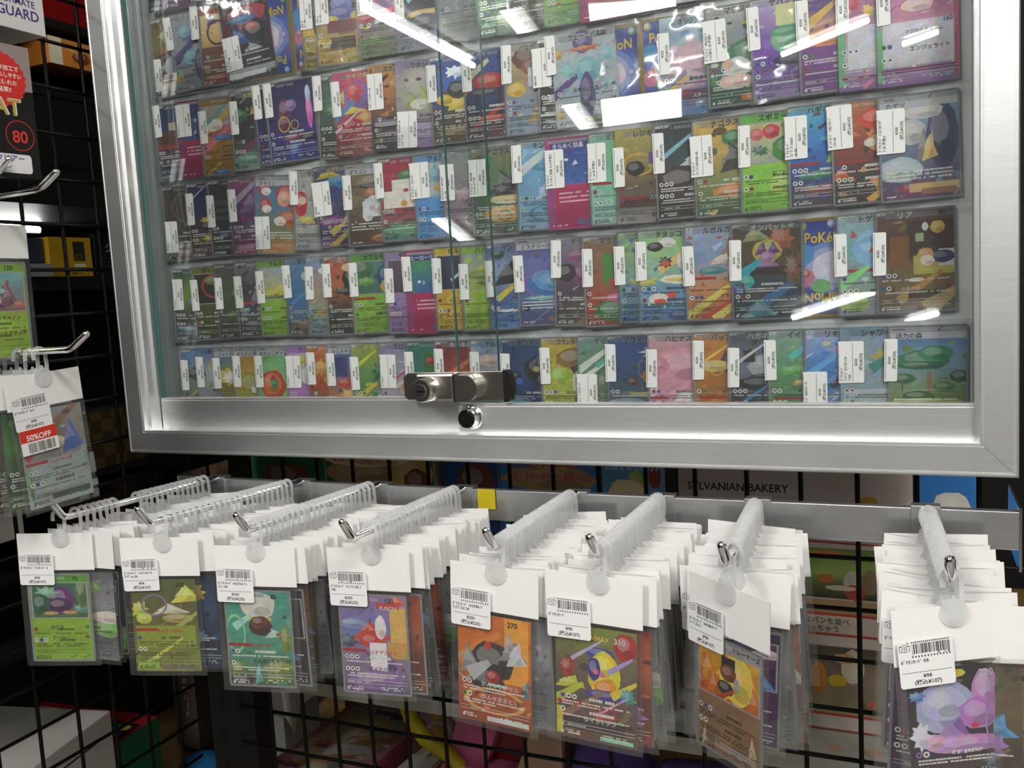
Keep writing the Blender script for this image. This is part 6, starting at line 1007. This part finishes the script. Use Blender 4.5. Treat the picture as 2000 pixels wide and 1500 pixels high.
sh = thing('perforated_shelf', 'cream metal shelf with round holes behind the mesh', 'shelf', W(-400, 100, -515))
mb = MB(); mb.box((-.42, 0, 0), (.50, .42, .004)); mb.box((-.42, -.001, -.010), (.50, .003, .012)); mb.build('plate', 'cream_metal', sh)
for k in range(22):
    mb = MB(); x = -.36+k*.038; P = [(x+.0085*math.cos(j*math.pi/7), .032+.0085*math.sin(j*math.pi/7), .0043) for j in range(14)]; mb.face(P); mb.build('hole', 'peach', sh)
def pic(bg, marks, texts=(), bands=()):
    def f(A):
        ink = lambda c: mulc(hexc(c), 1.7)
        A.p([(0, 0), (A.w, 0), (A.w, A.h), (0, A.h)], ink(bg))
        for y0, y1, c in bands: A.p([(0, A.h-y1), (A.w, A.h-y1), (A.w, A.h-y0), (0, A.h-y0)], ink(c))
        for m in marks: A.blob(ink(m[0]), *m[1:])
        for t in texts: A.text(t[0], t[1], t[2], t[3], ink(t[4]), .5, t[5] if len(t) > 5 else None)
    return f
def toybox(label, x0, x1, z1, face, mat='white_card_box', y0=170, dep=150, z0=-510):
    return carton('toy_box', label, 'toy box', (x0, y0, z0), (x1, y0+dep, z1), mat, face, 'y', 'toy boxes on the perforated shelf')
# heights: box top at z1; the strip just under the showcase shows about z -200 to -250
def strip(A, z, z1): return (z1-z)/A
toybox('teal toy box with white Japanese lettering behind the third hook', -896, -735, -150, pic('24563f', [('5c3820', .6, .27, .25, .06), ('3c6a44', .3, .12, .3, .05)], [('お気に入りのペットだよ!', .62, .175, 20, 'b8a8c8', 90)]))
toybox('teal toy box with pink Japanese lettering behind the fourth hook', -733, -566, -150, pic('24563f', [('8c7450', .4, .24, .42, .05), ('a8884c', .8, .24, .2, .07), ('5c3820', .85, .27, .12, .05), ('c8b48c', .38, .19, .4, .028)], [('はじめてのお人形遊びにぴったり!', .38, .2, 17, 'a83c6c', 104), ('届け開け閉めできるよ!', .82, .185, 16, 'b85c8c', 56)]))
toybox('dark blue toy box with a yellow moon behind the fifth hook', -552, -474, -150, pic('1c3c6c', [('d8c83c', .25, .12, .12, .03), ('5c3424', .6, .26, .34, .07), ('c8c0d0', .6, .16, .3, .025)], [('おやすみなさ〜い', .58, .165, 18, '5c4878', 64)]))
toybox('sky blue toy box with red Japanese lettering behind the sixth hook', -472, -340, -150, pic('2c6ca8', [('8c7850', .5, .24, .48, .045), ('a88c5c', .55, .16, .3, .05)], [('はじめてのシルバニアにぴったり', .5, .2, 17, 'a82c48', 122), ('お子さまの日常生活を再現できる', .5, .245, 11, 'a83c5c', 110)]))
toybox('pale blue toy box with blue bubble lettering beside the bakery box', -338, -262, -150, pic('4c7ca0', [('8c9c4c', .55, .25, .14, .05), ('c8b48c', .4, .28, .3, .05), ('6c2c20', .85, .22, .1, .04)], [('お水を出して', .45, .165, 14, '8cb4d8', 60), ('お皿をあらおう♪', .48, .2, 14, '8cb4d8', 66)]))
carton('toy_box', 'thin dark brown box edge beside the bakery box', 'toy box', (-261, 172, -510), (-248, 300, -150), 'dark_panel')
def bakery(A):
    w, h = A.w, A.h
    A.p([(0, 0), (w, 0), (w, h), (0, h)], hexc('c9bcb6')); A.p([(0, 0), (20, 0), (20, h), (0, h)], hexc('b8aa9c'))
    A.p([(10, h-59), (w, h-62), (w, h-63), (10, h-60)], hexc('3c4484')); A.text('SYLVANIAN BAKERY', .27, 92/h, 12.5, hexc('2c2826'), .5, 112)
    for x, z, a, b, c in ((205, 100, 9, 7, 'b8902c'), (252, 102, 12, 8, 'd8d4cc'), (290, 108, 11, 6, 'b08c30'), (120, 106, 22, 5, '7c8468')): A.blob(hexc(c), x/w, z/h, a/w, b/h)
    A.p([(135, h-144), (w, h-146), (w, h-148), (135, h-146)], hexc('b83c2c'))
    A.grad(135, h-208, w, h-152, [hexc('6c8c44'), hexc('8ca054'), hexc('3c3430')], .2)
    for x, z, a, b, c in ((158, 158, 22, 3, 'c87434'), (188, 190, 10, 14, 'c0b8ac'), (190, 200, 11, 9, 'b84c3c'), (160, 186, 9, 5, 'b8703c'), (175, 196, 16, 3, 'd8c8a8'), (205, 188, 9, 14, '8c7458')): A.blob(hexc(c), x/w, z/h, a/w, b/h)
    A.p([(135, h-225), (w, h-226), (w, h-210), (135, h-210)], hexc('b89468'))
    for z0, z1, c in ((225, 228, 'c04a34'), (228, 248, 'd8c8b8'), (248, 251, 'c04a34'), (251, 262, 'dcd0c4')): A.p([(135, h-z1), (w, h-z1), (w, h-z0), (135, h-z0)], hexc(c))
    A.text('て、好きなパンを並べ', .58, 237/h, 8, hexc('5c544c'), .5, 84); A.text('うで 送っちゃう', .58, 246/h, 8, hexc('5c544c'), .5, 70)
    A.grad(135, h-340, w, h-263, [hexc('5c5048'), hexc('8c7c64'), hexc('a89c74')], .2)
    for x, z, a, b, c in ((150, 300, 9, 18, 'c88434'), (186, 285, 12, 20, 'd0c4ac'), (170, 302, 10, 7, 'd0b02c'), (192, 312, 12, 10, '8c7c6c'), (205, 330, 14, 7, '5c7844'), (205, 326, 6, 5, 'c86c5c'), (178, 276, 12, 6, 'c8a064')): A.blob(hexc(c), x/w, z/h, a/w, b/h)
    for z0, z1, c in ((340, 343, 'c04a34'), (343, 358, 'd0c4bc'), (358, 360, 'c04a34')): A.p([(135, h-z1), (w, h-z1), (w, h-z0), (135, h-z0)], hexc(c))
toybox('large pale pink bakery toy box with arched black lettering', -246, 2, -150, bakery)
toybox('blue toy box with white animal shapes at the end of the rail', 4, 66, -150, pic('245c94', [('a8a49c', .55, .285, .3, .05), ('b8b0a4', .35, .3, .2, .03)], [], [(0, 52, '5c5450')]))

# below the shelf
lb = MB(); lb.box((-.85, .26, EYE-.82), (.30, 1.6, EYE-.80)); tag(lb.build('low_shelf', 'wood_tan'), 'tan wooden board under the perforated shelf', 'shelf')
dp = thing('slotted_back_panel', 'black slotted panel standing in the gloom below the shelf', 'panel', W(-905, 520, -798))
mb = MB(); mb.box((-.08, 0, 0), (.26, .012, .27)); mb.build('sheet', 'dark_panel', dp)
for k in range(5):
    mb = MB(); mb.box((-.06+k*.065, -.006, 0), (-.05+k*.065, 0, .27)); mb.build('bar', 'black_plastic', dp)
mb = MB(); mb.add([(0, 0, 0), (.03, 0, .07), (.05, 0, .12), (-.02, 0, .12), (-.015, 0, .03)], [(0, 1, 2, 3, 4)]); mb.prism([(-.02, .12), (-.012, .02), (.004, -.005), (.02, .05), (.055, .12)], -.003, .0); mb.build('bracket', 'cream_metal', dp, (.055, -.32, .158))
pb = thing('toy_box', 'pink toy box with patchwork print lying under the shelf', 'toy box', W(-825, 330, -650), (0, 0, math.radians(-3)), 'toy boxes under the perforated shelf')
plain('pink_card', 'b86a84', 0.45)
mb = MB(); mb.box((0, -.235, -.10), (.146, 0, 0), bevel=.001); mb.build('carton', 'pink_card', pb)
def ptop(A):
    A.p([(0, 0), (A.w, 0), (A.w, A.h), (0, A.h)], hexc('c48a90')); R = A.R
    A.p([(12, 70), (A.w-22, 60), (A.w-16, A.h-14), (14, A.h-10)], hexc('c8b490'))
    for c, x, y, a, b, s in (('c85a7c', .1, .1, .1, .06, 's'), ('8ca8a0', .22, .12, .12, .04, 'e'), ('5c6c8c', .5, .1, .13, .03, 'r'), ('4c546c', .75, .12, .14, .035, 'r'), ('a83c28', .9, .16, .1, .03, 'r'), ('d8b04c', .8, .3, .16, .06, 's'), ('d8c494', .4, .28, .18, .06, 'r'), ('a8b48c', .6, .36, .14, .04, 'r'), ('b89058', .75, .45, .2, .05, 'l'), ('d0c8c4', .62, .62, .26, .11, 'e'), ('c85a60', .72, .63, .1, .012, 'l'), ('a84c74', .28, .58, .14, .06, 's'), ('d8c8b0', .3, .42, .2, .06, 'r'), ('b8944c', .4, .74, .2, .05, 'l'), ('8c2c4c', .2, .85, .2, .03, 's'), ('d8d0b8', .55, .82, .2, .05, 'r')):
        A.blob(hexc(c), x, y, a, b, s)
    A.specks([hexc('d8b890'), hexc('b87c84'), hexc('8ca49c'), hexc('e0d4c0')], 60, (8, 8, A.w-8, A.h-8))
panel_print(146, 235, ptop, 'printed_top', pb, (0, -.235, .0004), (math.radians(-90), 0, 0))
def pside(A): A.p([(0, 0), (A.w, 0), (A.w, A.h), (0, A.h)], hexc('b85c78')); A.blob(hexc('d0b4b4'), .8, .35, .08, .3); A.blob(hexc('b08a54'), .8, .35, .04, .22); A.blob(hexc('c8b8bc'), .6, .7, .1, .25); A.specks([hexc('d8a0a8'), hexc('c8c0b0')], 14, (5, 5, A.w-5, A.h-5))
panel_print(235, 100, pside, 'printed_side', pb, (.1464, -.235, -.10), (0, 0, math.radians(90)))
pz = thing('puzzle_toy', 'pale jigsaw-edged toy box in front of the pink one', 'toy box', W(-662, 170, -760), (0, 0, math.radians(-4)))
mb = MB(); mb.box((0, -.11, 0), (.048, .10, .10), bevel=.002); mb.build('carton', 'peach', pz)
for k in range(4):
    mb = MB(); mb.box((.002+k*.011, -.10+(k % 2)*.012, .1), (.013+k*.011, .05+(k % 2)*.02, .103)); mb.build('jigsaw_piece', 'white_card_box', pz)
pt = thing('play_house_toy', 'pink plastic toy with yellow tubes and a price label', 'toy', W(-556, 215, -760))
def ell(mb, c, r, col=(1, 1, 1), mat=0, seg=20):
    bm = bmesh.new(); bmesh.ops.create_uvsphere(bm, u_segments=seg, v_segments=seg//2+2, radius=1)
    for v in bm.verts: v.co = (c[0]+v.co.x*r[0], c[1]+v.co.y*r[1], c[2]+v.co.z*r[2])
    mb.bm(bm, col, mat, True)
mb = MB(); mb.prism(rrect(-.04, -.05, .085, .125, .045, 8), -.04, .06); mb.build('shell', 'pink_plastic', pt)
mb = MB(); mb.prism([(.02, .128), (.075, .128), (.105, .205), (.055, .205)], -.01, .06); mb.build('red_panel', 'red_card', pt)
mb = MB(); mb.prism([(-.03, .115), (.03, .12), (.062, .21), (.0, .21)], -.03, .04); mb.build('slide_wall', 'pink_plastic', pt)
mb = MB(); mb.prism([(.085, -.05), (.14, -.05), (.145, .20), (.11, .205), (.075, .12)], -.035, .05); mb.build('side_wall', 'peach', pt)
mb = MB(); mb.tube([(-.10, -.02, .21), (-.085, -.02, .17), (-.06, -.03, .15), (-.02, -.035, .135), (.0, -.035, .115)], .011, 12); mb.build('yellow_tube', 'yellow_tab', pt)
mb = MB(); mb.tube([(-.022, -.05, .09), (-.020, -.05, .115), (-.018, -.05, .128)], .010, 12, rad=[.010, .010, .006]); mb.build('peg', 'pink_plastic', pt)
mb = MB(); mb.prism([(.02, .085), (.062, .078), (.066, .112), (.026, .118)], -.0425, -.0418); put_text(mb, '¥', .028, .094, .012, (1, 1, 1), -.0428, mat=1); barcode(mb, 38, 58, 90, 108, -.0428, 1, 3); mb.build('price_label', ['sticker_white', 'ink_black'], pt)
bk = thing('picture_box', 'mauve patterned box beside the pink toy', 'box', W(-690, 300, -800)); mb = MB(); mb.box((0, 0, 0), (.11, .12, .235), bevel=.001); mb.build('carton', 'white_card_box', bk)
panel_print(110, 235, pic('a8989c', [('c8a054', .3, .3, .14, .2), ('c8c0c4', .3, .45, .22, .1, 'o'), ('8c7c90', .75, .3, .2, .25), ('c89090', .2, .1, .2, .06), ('d870a0', .7, .62, .1, .02, 's')]), 'printed_face', bk, (0, -.0004, 0))

# purple plush lying on the low board: one soft limb with a broad foot
pl = thing('plush_toy', 'purple plush limb with a rounded foot under the sixth hook', 'plush toy', W(-330, 215, -800))
mb = MB(); bm = bmesh.new()
chain = [(-.022, 0, .262, .043), (-.022, 0, .235, .043), (-.024, -.005, .20, .048), (-.022, -.012, .16, .062), (-.01, -.02, .12, .075), (.035, -.03, .115, .075), (.08, -.035, .150, .070), (.12, -.035, .165, .055), (.142, -.035, .155, .035)]
mbp = MB(); n = 20
P = [Vector(c[:3]) for c in chain]; mbp.tube(P, .05, n, rad=[c[3] for c in chain]); ell(mbp, (.07, -.05, .14), (.075, .07, .07)); ell(mbp, (.135, -.06, .145), (.03, .03, .026))
body = mbp.mesh('limb', ['purple_plush']); limb = put('limb', body, pl)
rm = limb.modifiers.new('soften', 'REMESH'); rm.mode = 'VOXEL'; rm.voxel_size = .006; rm.use_smooth_shade = True
sm = limb.modifiers.new('relax', 'SMOOTH'); sm.factor = .6; sm.iterations = 12
carton('tray_box', 'grey clear-wrapped tray beside the purple plush', 'tray', (-170, 330, -800), (-90, 420, -700), 'grey_card')
tag(put('shelf_tab', (lambda m: (m.box((0, 0, 0), (.019, .0006, .020)), m.mesh('shelf_tab', ['yellow_tab']))[1])(MB()), None, W(-392, -57, -216)), 'small yellow tab stuck on the chrome rail', 'tab')
